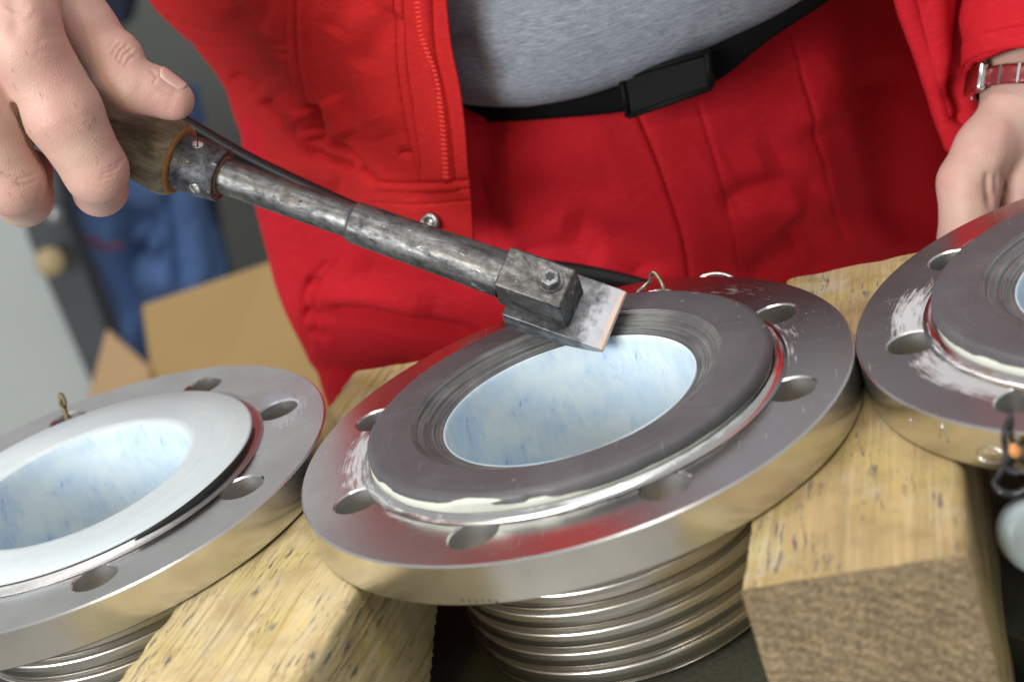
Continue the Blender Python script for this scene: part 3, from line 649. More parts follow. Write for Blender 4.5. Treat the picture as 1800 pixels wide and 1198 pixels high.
# nail on the thumb: a curved plate lying on the far upper side of the tip
YH = .165
DRH = float((YH - CC[1]) / ray(1720, 280)[1]); PXM = DRH / FP * 1000; S = PXM
RH = []
RH += ch([(1828, 140, 0, 96), (1850, -300, 40, 140)], 8) + ch([(1828, 140, 0, 95), (1860, 320, 0, 90)], 8) + ch([(1850, 190, 2, 88), (1940, 340, 10, 70)], 6)
RH += ch([(1786, 195, -4, 62), (1722, 268, -11, 50), (1691, 326, -13, 53)], 7) + ch([(1691, 326, -13, 53), (1688, 430, -13, 49), (1692, 500, -8, 42), (1694, 520, -6, 36)], 4)
RH += ch([(1795, 320, -6, 50), (1793, 420, -4, 46), (1780, 500, 4, 40), (1765, 540, 14, 36)], 3) + ch([(1872, 335, 0, 50), (1868, 440, 0, 47), (1850, 530, 6, 40), (1835, 570, 16, 36)], 3)
RH += ch([(1945, 335, 6, 48), (1940, 435, 6, 44), (1925, 520, 10, 38), (1910, 555, 18, 34)], 3) + ch([(2005, 330, 12, 42), (2005, 410, 12, 38), (1995, 475, 14, 33), (1985, 505, 20, 30)], 3)
cut = []; crease([(1737, 300, -14), (1738, 330, -14), (1742, 375, -13)], .9, 3.0); crease([(1748, 310, -16), (1746, 350, -15)], .4); crease([(1758, 300, -17), (1760, 345, -16)], .4)
Vr, Fr = sdf_mesh(RH, 1.25, 5, cut)
Vr = CC + (np.c_[Vr[:, 0], Vr[:, 1], Vr[:, 2] + DRH * 1000] * mm) @ RC
# arms and trunk carry the hands
wl = atd(-170, -760, DG + .02); wr = CC + (np.r_[(1850 - 900) * PXM, (-300 - 599) * PXM, DRH * 1000 + 40] * mm) @ RC
cx, cy = .02, .40
e3 = lambda p: tuple(np.asarray(p) * 1000)
TR = [(e3(wl), 33, e3((-.34, .30, .40)), 44), (e3((-.34, .30, .40)), 46, e3((cx - .20, cy, .52)), 56), (e3(wr), 38, e3((.30, .30, .24)), 45), (e3((.30, .30, .24)), 46, e3((cx + .20, cy, .52)), 56),
      (e3((cx - .14, cy, .50)), 80, e3((cx + .14, cy, .50)), 80), (e3((cx - .06, cy + .03, -.05)), 60, e3((cx - .09, cy, .45)), 80), (e3((cx + .05, cy + .03, -.05)), 60, e3((cx + .09, cy, .45)), 80),
      (e3((cx, cy, .55)), 60, e3((cx, cy - .01, .66)), 55), (e3((cx - .07, cy + .03, -.05)), 60, e3((cx - .07, cy + .03, -.3)), 52), (e3((cx + .05, cy + .03, -.05)), 60, e3((cx + .06, cy + .03, -.3)), 52)]
Vr = emboss(Vr, Fr, [([(1735, 300), (1737, 330), (1742, 372)], 6, 1.6), ([(1750, 305), (1752, 345)], 4, .9), ([(1764, 300), (1766, 345)], 4, .8), ([(1720, 320), (1735, 340), (1742, 360)], 8, .6), ([(1700, 250), (1735, 270), (1760, 300)], 14, -.8), ([(1650, 322), (1670, 326), (1700, 322)], 3, .35), ([(1650, 332), (1672, 336), (1700, 332)], 3, .3), ([(1770, 200), (1760, 250), (1755, 300)], 14, -.6)])
Vt, Ft = sdf_mesh(TR, 9, 25)
person = thing('person', 'man in red jacket and red trousers gripping the scraper', 'person', (cx, cy, -1.0))
body = part('body', join((Vl, Fl), (Vr, Fr), (Vt * mm, Ft)), M['skin'], person, world=True)
# redder knuckles and finger ends
def flush():
    V = np.concatenate([Vl, Vr, Vt * mm]); f = np.zeros(len(V))
    for x, y, d, r, a in ((95, 112, DG - .045, .016, 1), (-30, 110, DG - .045, .016, .8), (190, 335, DG - .025, .011, .7), (45, 350, DG - .025, .013, .8), (300, 178, DG - .02, .014, .5), (215, 95, DG - .025, .010, .45), (130, 60, DG - .03, .012, .5), (1655, 330, DRH - .02, .012, .6), (1740, 350, DRH - .02, .012, .7)):
        f = np.maximum(f, a * np.exp(-(np.linalg.norm(V - atd(x, y, d), axis=1) / r) ** 2))
    at_ = body.data.attributes.new('flush', 'FLOAT', 'POINT'); at_.data.foreach_set('value', f.astype(np.float32))
flush()
hr = []
g = np.random.default_rng(3); Nl = vnormals(Vl, Fl); cl_ = (Vl - CC) @ RC.T; pl_ = cl_[:, :2] / cl_[:, 2:] * FP + np.array([900, 599])
for x, y, sx, sy, n in ((35, 300, 34, 44, 26), (150, 215, 30, 44, 12), (20, 150, 50, 60, 8)):
    for _ in range(n):
        t0 = np.array([x + g.normal() * sx * .6, y + g.normal() * sy * .6]); dd = np.hypot(*(pl_ - t0).T) + 1e5 * ((Nl * (CC - Vl)).sum(1) < 0); i = int(np.argmin(dd)); p, n_ = Vl[i], Nl[i]
        d = cdir([.3 + g.normal() * .5, .9 + g.normal() * .3, 0]); d -= n_ * (d @ n_); d /= np.linalg.norm(d); L = g.uniform(.0025, .005)
        hr.append(tube([p - n_ * .0002, p + n_ * .0005 + d * L * .5, p + n_ * .0005 + d * L], [.000045, .00004, .000015], 4, 5, False))
part('finger_hair', join(*hr), mat_simple('dark_hair', (.03, .02, .015), .6), person, world=True, kind='stuff')
# thumb nail patch
PXM = DG / FP * 1000
def thumb_nail():
    c0 = CC + (np.array(hp_(276, 161, -14)) + [0, 0, DG * 1000]) * mm @ RC; c1 = CC + (np.array(hp_(324, 184, -13)) + [0, 0, DG * 1000]) * mm @ RC
    ax = c1 - c0; ax /= np.linalg.norm(ax); up = cdir([.50, -.80, -.38]); up -= ax * (up @ ax); up /= np.linalg.norm(up); sd = np.cross(ax, up)
    q = Vl - c0; s_ = q @ ax; m = (s_ > -.004) & (s_ < .020) & (np.linalg.norm(q - s_[:, None] * ax, axis=1) < .014); q = q[m]; s_ = s_[m]
    an = np.arctan2(q @ sd, q @ up); rad = np.hypot(q @ sd, q @ up); G = []
    for i in range(14):
        s = i / 13; row = []; x = .0015 + s * .0118
        wd = .70 * math.sqrt(max(.02, 1 - max(0, (.30 - s) / .32) ** 2)) * math.sqrt(max(.05, 1 - .75 * max(0, (s - .72) / .28) ** 2))
        for j in range(13):
            g = (j / 12 - .5) * 2 * wd; d = ((s_ - x) * 110) ** 2 + (an - g) ** 2; k = np.argsort(d)[:6]
            r = rad[k].mean() + .00014 - .0004 * (abs(j / 6 - 1) ** 6); row.append(c0 + ax * x + r * (up * math.cos(g) + sd * math.sin(g)))
        G.append(row)
    return np.array(G).reshape(-1, 3), gridf(14, 13)
nail = part('thumbnail', thumb_nail(), M['nail'], person, world=True); solid(nail, .0005, 0)

# ------------------------------------------------------------------ clothing
SURF = {}
def surf(S_, x, y, lift=0.0):
    i = np.unravel_index(np.argmin((S_['px'] - x) ** 2 + (S_['py'] - y) ** 2 + 1e4 * (S_['far'] if 'far' in S_ else 0)), S_['px'].shape); n = S_['N'][i]
    p = aty(x, y, S_['P'][i][1]); return p + n * lift, n
def stitches(S_, pl, step=11, ln=7, r=.00028, lift=.0003):
    pl = catmull(np.array(pl, float), 80); sg = np.r_[0, np.cumsum(np.hypot(*np.diff(pl, axis=0).T))]; out = []
    for a in np.arange(0, sg[-1] - ln, step):
        pt = [surf(S_, np.interp(q, sg, pl[:, 0]), np.interp(q, sg, pl[:, 1]), l)[0] for q, l in ((a, -.0002), (a + ln * .5, lift), (a + ln, -.0002))]; out.append(tube(pt, r, 5))
    return join(*out)
def cpatch(rows, nu, nv, folds=(), noise=(0, 1, 0), fine=0):
    """rows of (px, py, Y) control points, top to bottom; folds: (polyline px, half width px, depth mm, sharp)"""
    A = np.array(rows, float); A = catmull(A, nu); A = np.swapaxes(catmull(np.swapaxes(A, 0, 1), nv), 0, 1)
    px, py, Y = A[..., 0], A[..., 1], A[..., 2]; P = aty(px, py, Y)
    d = np.zeros(px.shape)
    for pl, hw, dep, *sh in folds:
        pl = catmull(np.array(pl, float), max(12, 6 * len(pl))); m = len(pl); best = np.full(px.shape, 1e9); tt = np.zeros(px.shape)
        for i in range(m - 1):
            a, b = pl[i], pl[i + 1]; e = b - a; L2 = e @ e + 1e-9; t_ = np.clip(((px - a[0]) * e[0] + (py - a[1]) * e[1]) / L2, 0, 1)
            q = np.hypot(px - a[0] - t_ * e[0], py - a[1] - t_ * e[1]); k = q < best; best = np.where(k, q, best); tt = np.where(k, (i + t_) / (m - 1), tt)
        tap = np.clip(np.sin(math.pi * np.clip(tt, 0, 1)) * 2.2, 0, 1) if not sh else 1.0
        if not sh: hw = hw * 1.1; dep = dep * 1.3
        d -= dep * mm * tap * np.exp(-(best / hw) ** 2)
    amp, sc, seed = noise
    if amp: d += amp * mm * (vnoise(P, sc, seed) - 1.5 * np.abs(vnoise(P * np.array([1, 1, .7]), sc * 1.1, seed + 50, 2)))
    du = np.gradient(P, axis=0); dv = np.gradient(P, axis=1); N = np.cross(du, dv); N /= np.linalg.norm(N, axis=-1)[..., None] + 1e-12
    s = np.sign((N * (CC - P)).sum(-1).mean()); P = P + N * s * d[..., None]
    SURF.update(px=px, py=py, P=P, N=N * s)
    f = gridf(nu, nv)
    if s < 0: f = [q[::-1] for q in f]
    return P.reshape(-1, 3), f
# trousers
Yt = np.array([.33, .252, .228, .210, .200, .195, .200, .215, .25, .36])
T = []
for py, xs, dy in ((-60, (425, 440, 560, 700, 860, 1020, 1180, 1340, 1480, 1640), .02), (120, (470, 425, 530, 690, 850, 1020, 1180, 1340, 1490, 1660), .01), (260, (480, 432, 540, 690, 850, 1020, 1180, 1345, 1500, 1690), .0),
                   (400, (500, 455, 560, 700, 850, 1020, 1185, 1350, 1510, 1720), .0), (540, (540, 500, 600, 720, 860, 1025, 1190, 1360, 1520, 1740), .004), (690, (610, 569, 650, 760, 880, 1030, 1200, 1370, 1540, 1760), .012), (900, (670, 628, 700, 800, 900, 1040, 1210, 1380, 1560, 1790), .022)):
    T.append([(x, py + (0 if 0 < i < 9 else 0), y + dy) for i, (x, y) in enumerate(zip(xs, Yt))])
tf = [([(1118, 195), (1150, 270), (1175, 340), (1200, 420), (1212, 490)], 5, 2.6, 1), ([(1150, 200), (1180, 280), (1205, 350), (1232, 480)], 40, -2.2, 1), ([(1226, 180), (1262, 300), (1285, 380), (1300, 480)], 4, 1.0, 1),
      ([(1388, 60), (1440, 200), (1462, 300), (1490, 420)], 4, 1.1, 1), ([(835, 300), (870, 420), (900, 470)], 5, 1.3), ([(1262, 366), (1325, 338), (1395, 326), (1470, 345)], 24, 4.2), ([(1280, 392), (1340, 368), (1420, 362)], 26, -1.6),
      ([(985, 395), (1060, 418), (1115, 455), (1140, 500)], 32, 4.5), ([(1310, 500), (1365, 455), (1420, 430)], 26, 4), ([(1385, 385), (1425, 430), (1450, 490)], 26, 2.6), ([(860, 250), (960, 262), (1080, 250)], 40, -1.2), ([(900, 330), (1000, 345), (1100, 325)], 36, 1.6),
      ([(1240, 290), (1350, 215), (1460, 120)], 48, 2.6), ([(1340, 290), (1440, 235), (1540, 150)], 40, 2.4), ([(1460, 200), (1500, 300), (1520, 420)], 55, 4), ([(1560, 100), (1580, 250), (1590, 430)], 40, 9),
      ([(560, 545), (640, 548), (740, 570), (850, 590)], 13, 4.5), ([(560, 520), (660, 520), (760, 545)], 20, -3.5), ([(575, 460), (540, 500), (532, 560), (545, 610)], 5, 1.6, 1), ([(598, 455), (562, 500), (552, 560), (566, 620)], 4, 1.2, 1),
      ([(535, 495), (565, 500)], 9, 3), ([(530, 545), (570, 560)], 10, 3.5), ([(540, 580), (580, 590)], 8, 2.5), ([(545, 640), (640, 660), (740, 640)], 20, 3.5), ([(620, 470), (720, 500), (830, 520)], 30, 2.5), ([(860, 210), (850, 330), (870, 440)], 26, 4), ([(900, 450), (980, 440), (1060, 470)], 22, 3)]
trs = part('trousers', cpatch(T, 240, 330, tf, (.8, 10, 2)), M['red_trouser'], person, world=True); solid(trs, .0014); ST = dict(SURF)
M['thread'] = mat_simple('red_thread', (.58, .018, .02), .8)
part('stitching', join(*[stitches(ST, p) for p in ([(1132, 195), (1164, 270), (1188, 340), (1212, 420), (1224, 480)], [(1234, 185), (1270, 300), (1293, 380), (1308, 470)], [(588, 460), (552, 500), (542, 560), (556, 615)])]), M['thread'], trs, world=True, kind='stuff')
# belt and buckle
bx = [620, 720, 800, 880, 960, 1090, 1180, 1260, 1342, 1440, 1540, 1640]; bb = [205, 212, 214, 211, 206, 194, 172, 138, 72, 6, -60, -120]; by = [.275, .232, .212, .203, .197, .189, .187, .188, .194, .206, .235, .31]
belt = part('belt', cpatch([[(x, y - 88, q + .006) for x, y, q in zip(bx, bb, by)], [(x, y - 44, q) for x, y, q in zip(bx, bb, by)], [(x, y, q) for x, y, q in zip(bx, bb, by)]], 10, 90), M['belt'], person, world=True); solid(belt, .003)
bc = np.array([aty(1090, 130, .181), aty(1250, 84, .178), aty(1259, 150, .176), aty(1103, 204, .179)])
nrm = np.cross(bc[1] - bc[0], bc[3] - bc[0]); nrm /= np.linalg.norm(nrm); nrm *= np.sign(nrm @ (CC - bc[0]))
bk = np.concatenate([bc, bc + nrm * .006]); bf = [(0, 1, 2, 3), (7, 6, 5, 4), (0, 4, 5, 1), (1, 5, 6, 2), (2, 6, 7, 3), (3, 7, 4, 0)]
bko = part('buckle', (bk, bf), M['buckle'], belt, world=True, sharp=40); bevel(bko, .0012, 2)
cen = bc.mean(0); fr = []
for i in range(4):
    a, b = cen + (bc[i] - cen) * .93, cen + (bc[(i + 1) % 4] - cen) * .93; fr.append(tube([a + nrm * .0065, b + nrm * .0065], .0014, 8))
part('buckle_rim', join(*fr), M['buckle'], belt, world=True)
# t-shirt over the belly
tx = [600, 700, 790, 880, 980, 1080, 1180, 1290, 1400, 1520, 1640]; tb = [140, 160, 176, 184, 177, 150, 111, 62, 10, -45, -100]
ty = [.29, .225, .195, .178, .168, .165, .167, .174, .188, .215, .29]
TS = [[(x, y - 620, q + .035) for x, y, q in zip(tx, tb, ty)], [(x, y - 400, q + .008) for x, y, q in zip(tx, tb, ty)], [(x, y - 230, q - .004) for x, y, q in zip(tx, tb, ty)], [(x, y - 110, q - .004) for x, y, q in zip(tx, tb, ty)],
      [(x, y - 40, q + .001) for x, y, q in zip(tx, tb, ty)], [(x, y - 10, q + .007) for x, y, q in zip(tx, tb, ty)], [(x, y, q + .016) for x, y, q in zip(tx, tb, ty)], [(x, y - 6, q + .030) for x, y, q in zip(tx, tb, ty)]]
ts = part('t_shirt', cpatch(TS, 120, 200, [([(800, 60), (840, 110), (900, 150)], 30, 2), ([(1000, -60), (1150, -20), (1300, -60)], 60, 2)], (.5, 11, 8)), M['heather'], person, world=True); solid(ts, .0012)
# jacket, front panel on the left of the picture
sil = lambda y: np.interp(y, [-260, -100, 0, 32, 72, 123, 173, 235, 300, 379, 460], [130, 215, 268, 292, 340, 385, 411, 424, 434, 447, 468])
edg = lambda y: np.interp(y, [-260, 0, 72, 162, 217, 325, 410, 460], [772, 785, 792, 810, 817, 826, 831, 834])
fr_ = [0, .10, .24, .42, .62, .82, 1.0]; fy = [.262, .236, .208, .185, .168, .158, .156]
J = []
for py in (-260, -120, 0, 80, 150, 220, 300, 380, 425, 440):
    s_, e_ = float(sil(py)), float(edg(py)); o_ = {220: -8, 300: -40, 380: -95, 425: -118, 440: -125}.get(py, 0); r_ = [(s_ + 70, py + o_, .35), (s_ + 20, py + o_, .292)]
    dy = {425: .004, 440: .016}.get(py, 0) + (.012 if py < -200 else 0)
    J.append(r_ + [(s_ + (e_ - s_) * f, py + (1 - f) * o_, y + dy) for f, y in zip(fr_, fy)])
jf = [([(519, -60), (521, 30), (526, 90), (536, 140), (546, 186)], 4, 1.6, 1), ([(530, -60), (534, 60), (545, 130), (556, 180)], 10, -1.3, 1), ([(503, -60), (505, 60), (512, 120), (524, 170)], 3.5, .7, 1), ([(545, 187), (530, 200), (512, 205)], 4, 1.5, 1),
      ([(300, 60), (360, 80), (420, 85), (505, 92)], 5, .8, 1), ([(300, 30), (400, 66), (500, 78)], 5, .9, 1),
      ([(462, 172), (482, 196), (506, 222)], 9, 5.0), ([(450, 160), (430, 145), (405, 130)], 8, 2.2), ([(490, 170), (512, 195), (530, 215)], 14, -3.2),
      ([(562, 178), (560, 205), (556, 236)], 13, 7.5), ([(575, 215), (565, 235), (548, 248)], 9, 4.0), ([(580, 170), (592, 205), (606, 240)], 16, -4.0), ([(535, 190), (540, 220), (540, 245)], 10, -3),
      ([(506, 222), (540, 262), (590, 280), (625, 302)], 9, 3.8), ([(548, 250), (592, 254), (622, 280), (645, 310), (668, 322)], 8, 3.0), ([(570, 262), (610, 275), (635, 300)], 8, -2.2), ([(446, 228), (450, 255), (455, 276)], 4, 4.5),
      ([(600, 340), (560, 330), (520, 335)], 24, 2.5), ([(666, 320), (720, 322), (790, 320), (828, 314)], 4, 2.4, 1), ([(664, 328), (740, 330), (800, 328)], 4, -1.2, 1), ([(672, 334), (760, 336), (828, 331)], 2.5, .6, 1), ([(660, 356), (740, 358), (828, 352)], 3, .8, 1),
      ([(688, -60), (694, 60), (706, 160), (722, 260), (738, 316)], 4, 1.2, 1), ([(705, -60), (713, 80), (727, 190), (742, 310)], 3, .7, 1), ([(700, 265), (725, 270)], 7, 1.6), ([(640, 120), (670, 60), (700, 20)], 26, 2.0), ([(590, 60), (610, 20), (660, -10)], 22, 2.0), ([(600, 0), (640, 120), (680, 240)], 34, -2.0),
      ([(758, -60), (764, 80), (784, 170), (796, 260), (800, 312)], 4.5, 1.8, 1), ([(742, -60), (752, 90), (772, 200), (785, 312)], 8, -1.2, 1), ([(400, 20), (440, 100), (470, 160)], 30, 2.5), ([(360, -40), (420, 20), (480, 40)], 22, 2.2), ([(440, 320), (520, 300), (600, 330)], 26, -2)]
jk = part('jacket', cpatch(J, 300, 300, jf, (.8, 10, 21)), M['red'], person, world=True); solid(jk, .0016); SJ = dict(SURF)
# jacket, other front panel hanging open
sl2 = lambda y: np.interp(y, [-260, 0, 50, 110, 191, 264], [1520, 1575, 1590, 1612, 1638, 1666])
J2 = []
for py in (-260, -100, 0, 60, 130, 200, 262):
    l = float(sl2(py)); J2.append([(l + 14, py, .215), (l, py, .196), (l + 16, py - 1, .190), (l + 60, py - 12 - max(0, py - 120) * .25, .196), (l + 130 - max(0, py - 60) * .28, py - 30 - max(0, py - 100) * .45, .215), (l + 190 - max(0, py - 60) * .35, py - 40 - max(0, py - 100) * .5, .27), (l + 250, py - 40 - max(0, py - 100) * .4, .36)])
jp = part('front_panel', cpatch(J2, 120, 140, [([(1700, -60), (1690, 80), (1675, 140), (1690, 200)], 14, 5), ([(1640, -60), (1648, 60), (1665, 170)], 16, -3), ([(1610, 0), (1640, 110), (1668, 210)], 5, .9, 1), ([(1675, 130), (1690, 190), (1680, 225)], 12, 5)], (.5, 18, 31)), M['red_trouser'], jk, world=True); solid(jp, .0016)
# back of the jacket seen through the opening
bk_ = [[(1440, py, .46), (1560, py, .47), (1680, py, .46), (1800, py, .42), (1900, py, .34), (1960, py, .30)] for py in (-260, -60, 120, 300, 460, 560)]
jb = part('back_panel', cpatch(bk_, 40, 40, [], (1.5, 9, 4)), M['red_trouser'], jk, world=True); solid(jb, .0016)
bk_ = [[(540, py, .46), (620, py, .49), (800, py, .52), (1100, py, .53), (1400, py, .50), (1500, py, .47)] for py in (-260, -60, 60, 180, 300)]
jb = part('back_panel', cpatch(bk_, 30, 50, [], (1.5, 9, 4)), M['red_trouser'], jk, world=True); solid(jb, .0016)
# sleeves
def sleeve(pts, radii, seed):
    P = catmull(pts, 70); k = len(P); rr = np.interp(np.linspace(0, 1, k), np.linspace(0, 1, len(radii)), radii); v, f = tube(P, list(rr), 64, None, False)
    v = v.reshape(k, 64, 3); d = (vnoise(v, 16, seed) * .0014 + vnoise(v * np.array([1, 1, 3.]), 12, seed + 1) * .0012) * np.clip(np.arange(k) / 6, .25, 1)[:, None]
    n = v - P[:, None, :]; n /= np.linalg.norm(n, axis=-1)[..., None]; v = v + n * d[..., None]; return v.reshape(-1, 3), f
def rp(x, y, dz): return CC + (np.r_[(x - 900) * DRH / FP * 1000, (y - 599) * DRH / FP * 1000, DRH * 1000 + dz] * mm) @ RC
slv = part('sleeve', sleeve([rp(1848, 120, 0), rp(1850, 76, 3), rp(1876, -80, 18), rp(1890, -320, 45), (.30, .30, .24), (.27, .36, .42), (cx + .20, cy, .53)], [.0365, .0375, .040, .046, .056, .066, .07], 3), M['red_trouser'], jk, world=True); solid(slv, .0015, 1)
cuf = part('cuff', tube([rp(1847, 126, 0), rp(1851, 88, 1)], [.0376, .0383], 64, 6, False), M['red_trouser'], slv, world=True); solid(cuf, .0012, 1)
slv2 = part('sleeve', sleeve([atd(-150, -640, DG + .012), atd(-210, -900, DG + .02), (-.34, .30, .40), (-.30, .36, .47), (cx - .20, cy, .53)], [.042, .048, .056, .066, .07], 9), M['red'], jk, world=True); solid(slv2, .0015, 1)
# zip: a tape and a row of moulded teeth
zp = catmull(np.array([(731, -70), (735, 0), (743, 62), (763, 118), (775, 180), (782, 250), (786, 314)], float), 200)
seg = np.r_[0, np.cumsum(np.hypot(*np.diff(zp, axis=0).T))]; teeth = []
for s_ in np.arange(0, seg[-1], 8.2):
    x = np.interp(s_, seg, zp[:, 0]); y = np.interp(s_, seg, zp[:, 1]); p, nn = surf(SJ, x, y, .0006); q = surf(SJ, x + 9, y - 1, .0006)[0]
    ax = (q - p) / np.linalg.norm(q - p); teeth.append(place(box(-.0015, .0015, -.00062, .00062, -.001, .0015), p, nn, ax))
zo = part('zipper_teeth', join(*teeth), M['zip'], jk, world=True, smooth=True, sharp=30, kind='stuff'); bevel(zo, .0003, 1)
TP = np.array([[surf(SJ, x + o_, y, .0005)[0] for o_ in (-24, -18, -12, -6, 0, 5)] for x, y in zp[::4]])
for _ in range(3): TP[1:-1] = (TP[:-2] + 2 * TP[1:-1] + TP[2:]) / 4
tape = part('zipper_tape', (TP.reshape(-1, 3), gridf(len(TP), 6)), M['zip'], jk, world=True); solid(tape, .0006, 0)
part('stitching', join(*[stitches(SJ, p) for p in ([(515, -60), (517, 30), (521, 90), (531, 140), (541, 183)], [(507, -60), (509, 60), (514, 120), (526, 172)], [(700, -60), (707, 60), (719, 160), (733, 260), (745, 312)], [(690, -60), (696, 60), (708, 160), (722, 260), (733, 312)], [(674, 329), (760, 331), (826, 325)], [(668, 364), (750, 366), (828, 360)], [(778, -60), (785, 70), (800, 180), (810, 310)])]), M['thread'], jk, world=True, kind='stuff')
# press stud on the waistband
sp_ = surf(SJ, 762, 384, .0032)[0]
part('press_stud', place(lathe([(0, .0012), (.0018, .0012), (.0022, .0020), (.0030, .0026), (.0038, .0024), (.0045, .0014), (.0046, 0), (.0040, -.002)], 40), sp_, np.array([.05, -1, .45])), mat_simple('stud_metal', (.30, .28, .26), .3, 1), jk, world=True)
# wristband of red and silver links
t_pts = []
wc = rp(1832, 166, -2); wax = rp(1820, 230, 0) - rp(1834, 150, 2); wax /= np.linalg.norm(wax); x_, y_, z_ = frame(wax)
redl = mat_simple('red_link', (.22, .025, .03), .3, .2); sil_ = mat_simple('silver_link', (.75, .75, .74), .18, 1)
wb = part('wristband', place(lathe([(.0290, -.004), (.0304, -.0045), (.0310, -.003), (.0311, .003), (.0304, .0045), (.0290, .004)], 64), wc, wax), redl, person, world=True)
lk = []
for i in range(22):
    a = 2 * math.pi * i / 22; d = x_ * math.cos(a) + y_ * math.sin(a); lk.append(place(box(-.0006, .0006, -.0042, .0042, 0, .0008), wc + d * .0309, d, np.cross(wax, d)))
part('silver_link', join(*lk), sil_, wb, world=True, smooth=False, kind='stuff')
dv = rp(1722, 202, -6) - wc; dv -= wax * (dv @ wax); dv /= np.linalg.norm(dv)
o = part('watch_case', place(box(-.009, .009, -.0062, .0062, -.001, .0030), wc + dv * .0306, dv, np.cross(wax, dv)), sil_, wb, world=True, sharp=40); bevel(o, .0012, 2)

# ------------------------------------------------------------------ loose small things
hose = tube([atd(60, 30, .80), atd(240, 165, .80), atd(345, 232, .80), atd(480, 306, .80), atd(740, 420, .80), atd(900, 462, .81), atd(1020, 480, .82), atd(1100, 497, .825), atd(1200, 525, .83)], .0042, 14, 90)
o = part('hose', hose, M['black']); props(o, 'thin black rubber hose running behind the scraper shaft', 'hose')
def wire(name, label, pts, r, mat, cat='wire', m=60):
    o = part(name, tube(pts, r, 8, m), mat); return props(o, label, cat)
h75 = np.array([.09 * math.cos(RAD(72.5)), .09 * math.sin(RAD(72.5)), 0])
wire('wire_loop', 'bent steel wire loop standing in the back hole of the middle flange', [h75 + np.array(p) for p in ((-.0066, -.003, -.012), (-.0066, -.002, .0), (-.0058, .003, .0030), (-.0025, .006, .0042), (.0005, .007, .0060), (.0018, .0066, .0088), (.0036, .0058, .0088), (.0052, .004, .005), (.0056, .002, .002), (.006, -.002, -.012))], .0009, M['wire'])
rc_ = np.array([.0490, .1150, -.0185]); ring = tube([rc_ + np.array([.0125 * math.cos(q), .003 * math.sin(q), .0105 * math.sin(q)]) for q in np.linspace(0, 2 * math.pi, 60)], .0011, 8)
o = part('wire_ring', ring, mat_simple('bright_ring', (.8, .8, .8), .15, 1)); props(o, 'shiny round steel ring peeping up behind the middle flange', 'ring')
hl = np.array([-.2213 + .09 * math.cos(RAD(114.5)), .0235 + .09 * math.sin(RAD(114.5)), 0])
wire('wire_hook', 'short twisted brown wire sticking out of the left flange hole', [hl + np.array(p) for p in ((.001, -.004, -.014), (.001, -.003, 0), (.0012, -.001, .006), (.0022, 0, .0095), (.0012, .001, .013), (.0002, 0, .0098), (.0012, -.002, .007), (.0024, -.003, .002), (.002, -.004, -.012))], .0010, mat_simple('brown_wire', (.16, .12, .06), .4, .7))
bw = thing('twisted_wire', 'dark twisted wire with orange bead tied over the right flange rim', 'wire', atz(1775, 790, -.01))
P0 = lambda x, y, l: rim_pt(.2202, -.0026, x, y, l)
part('wire_strand', tube([atz(1776, 722, -.004), atz(1775, 735, .0010), P0(1770, 752, .0016), P0(1772, 775, .0022), P0(1779, 800, .003), P0(1768, 822, .0035), P0(1758, 838, .003)], .0011, 8, 50), M['darkwire'], bw, world=True)
part('wire_strand', tube([P0(1800, 770, .003), P0(1788, 785, .004), P0(1778, 800, .0045), P0(1786, 815, .004), P0(1800, 822, .003)], .0011, 8, 40), M['darkwire'], bw, world=True)
part('wire_strand', tube([P0(1757, 838, .003), P0(1775, 846, .006), P0(1795, 856, .004), P0(1815, 850, .002)], .0015, 8, 40), M['black'], bw, world=True)
bd = P0(1795, 780, .0040); part('bead', place(lathe([(.0022 * math.sin(q), -.0026 * math.cos(q)) for q in np.linspace(.02, 3.12, 16)], 24), bd, (0, 0, 1)), M['orange'], bw, world=True)
# grey pipe cap at the right edge
cp = aty(1828, 942, -.105)
cap = part('pipe_cap', place(lathe([(0, .0035), (.0085, .0035), (.0110, .0028), (.0122, .001), (.0124, -.012), (.0105, -.013)], 60), cp, np.array([.10, -.92, .38])), mat_simple('grey_plastic', (.24, .29, .30), .4)); props(cap, 'grey round plastic cap at the right edge beside the end grain timber', 'cap')

# ------------------------------------------------------------------ background, out of focus
def slab(pts, th, mat, name, parent, seed=None, amp=0, sub=1):
    """pts: (px, py, Y) outline, real thickness backwards"""
    P = np.array([aty(*p) for p in pts]); n = len(P); v = np.concatenate([P, P + np.array([0, th, 0])])
    return part(name, (v, [tuple(range(n)), tuple(range(n, 2 * n))[::-1]] + [(i, n + i, n + (i + 1) % n, (i + 1) % n) for i in range(n)]), mat, parent, world=True, smooth=False)
cb = mat_simple('cardboard', (.46, .31, .135), .8, var=.12, sc=8, bump=.1)
bx_ = thing('cardboard_box', 'open brown cardboard box with raised flaps behind the left flange', 'box', aty(400, 700, .9))
slab([(250, 540, .80), (470, 466, .84), (600, 425, .86), (680, 720, .88), (640, 860, .88), (300, 900, .82)], .006, cb, 'side_panel', bx_)
slab([(186, 583, .86), (262, 650, .80), (300, 900, .82), (140, 900, .9), (150, 720, .88)], .006, mat_simple('cardboard_flap', (.42, .27, .14), .8, var=.1, sc=8), 'flap', bx_)
cab = thing('white_panel', 'pale grey door panel with dark steel edge, far left', 'door', aty(60, 600, 1.2))
slab([(-260, 250, 1.22), (10, 300, 1.22), (70, 430, 1.22), (172, 700, 1.22), (250, 1000, 1.22), (-260, 1000, 1.22)], .03, mat_simple('pale_grey_paint', (.42, .46, .46), .5, var=.1, sc=5), 'door_leaf', cab)
slab([(10, 270, 1.18), (92, 270, 1.18), (120, 400, 1.18), (190, 590, 1.18), (260, 800, 1.18), (210, 800, 1.18), (160, 672, 1.18), (50, 420, 1.18)], .035, mat_simple('slate_steel', (.055, .06, .07), .5), 'edge_post', cab)
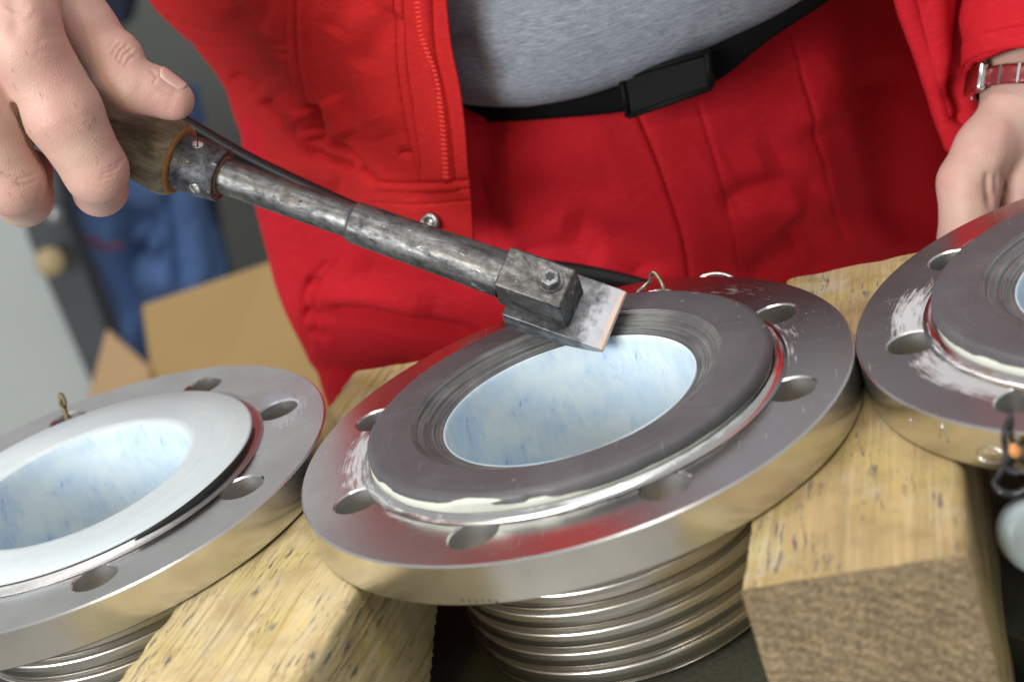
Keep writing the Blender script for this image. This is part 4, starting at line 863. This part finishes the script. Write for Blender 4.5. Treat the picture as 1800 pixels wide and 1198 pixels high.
kb = aty(88, 460, 1.15); part('knob', place(lathe([(0, .014), (.010, .0135), (.0155, .010), (.0165, .004), (.013, -.002), (.008, -.008), (.008, -.028)], 32), kb, CC - kb), M['brass'], cab, world=True)
kb = aty(97, 378, 1.15); part('bolt_head', place(lathe([(0, .008), (.008, .007), (.010, 0), (.010, -.028)], 24), kb, CC - kb), mat_simple('grey_metal', (.30, .31, .33), .35, .8), cab, world=True)
bc1 = mat_simple('blue_work_cloth', (.06, .12, .28), .85, var=.45, sc=11, bump=.3); bc2 = mat_simple('navy_cloth', (.010, .014, .035), .9, var=.4, sc=14)
ov = thing('hanging_overalls', 'crumpled blue work overalls hanging in the background', 'overalls', aty(240, 500, 1.4))
B = []
for py, xs in ((150, (150, 190, 240, 290, 330, 350)), (300, (100, 150, 220, 290, 340, 365)), (420, (128, 180, 240, 300, 350, 378)), (500, (170, 205, 250, 300, 345, 392)), (600, (190, 215, 245, 270, 300, 330)), (700, (235, 250, 268, 285, 300, 315))):
    B.append([(x, py, y) for x, y in zip(xs, (1.40, 1.33, 1.30, 1.30, 1.33, 1.40))])
o = part('overall_cloth', cpatch(B, 90, 80, [([(150, 340), (200, 390), (290, 400)], 22, 26), ([(220, 430), (260, 460), (300, 440)], 20, 26), ([(200, 400), (215, 480), (230, 590)], 12, 20), ([(290, 330), (320, 420), (330, 500)], 16, 26), ([(250, 420), (300, 520)], 14, -12)], (5, 9, 5)), bc1, ov, world=True); solid(o, .004)
slab([(335, 300, 1.42), (360, 300, 1.42), (380, 420, 1.42), (402, 520, 1.42), (360, 540, 1.42)], .03, bc2, 'dark_lining', ov)
slab([(100, 300, 1.44), (330, 300, 1.44), (350, 500, 1.44), (300, 720, 1.44), (270, 720, 1.44), (190, 560, 1.44), (130, 430, 1.44)], .03, bc2, 'dark_lining', ov)
slab([(150, 415, 1.27), (185, 433, 1.27), (215, 428, 1.27), (215, 434, 1.27), (185, 440, 1.27), (150, 424, 1.27)], .004, mat_simple('dull_red_trim', (.25, .05, .08), .8), 'red_trim', ov)
tp = thing('dark_coat', 'dark navy coat hanging high behind the hand', 'coat', aty(190, 0, 1.7))
slab([(150, -160, 1.7), (235, -160, 1.7), (222, 20, 1.7), (214, 50, 1.7), (180, 30, 1.7), (150, 20, 1.7)], .05, bc2, 'coat_cloth', tp)
bpy.context.view_layer.update()
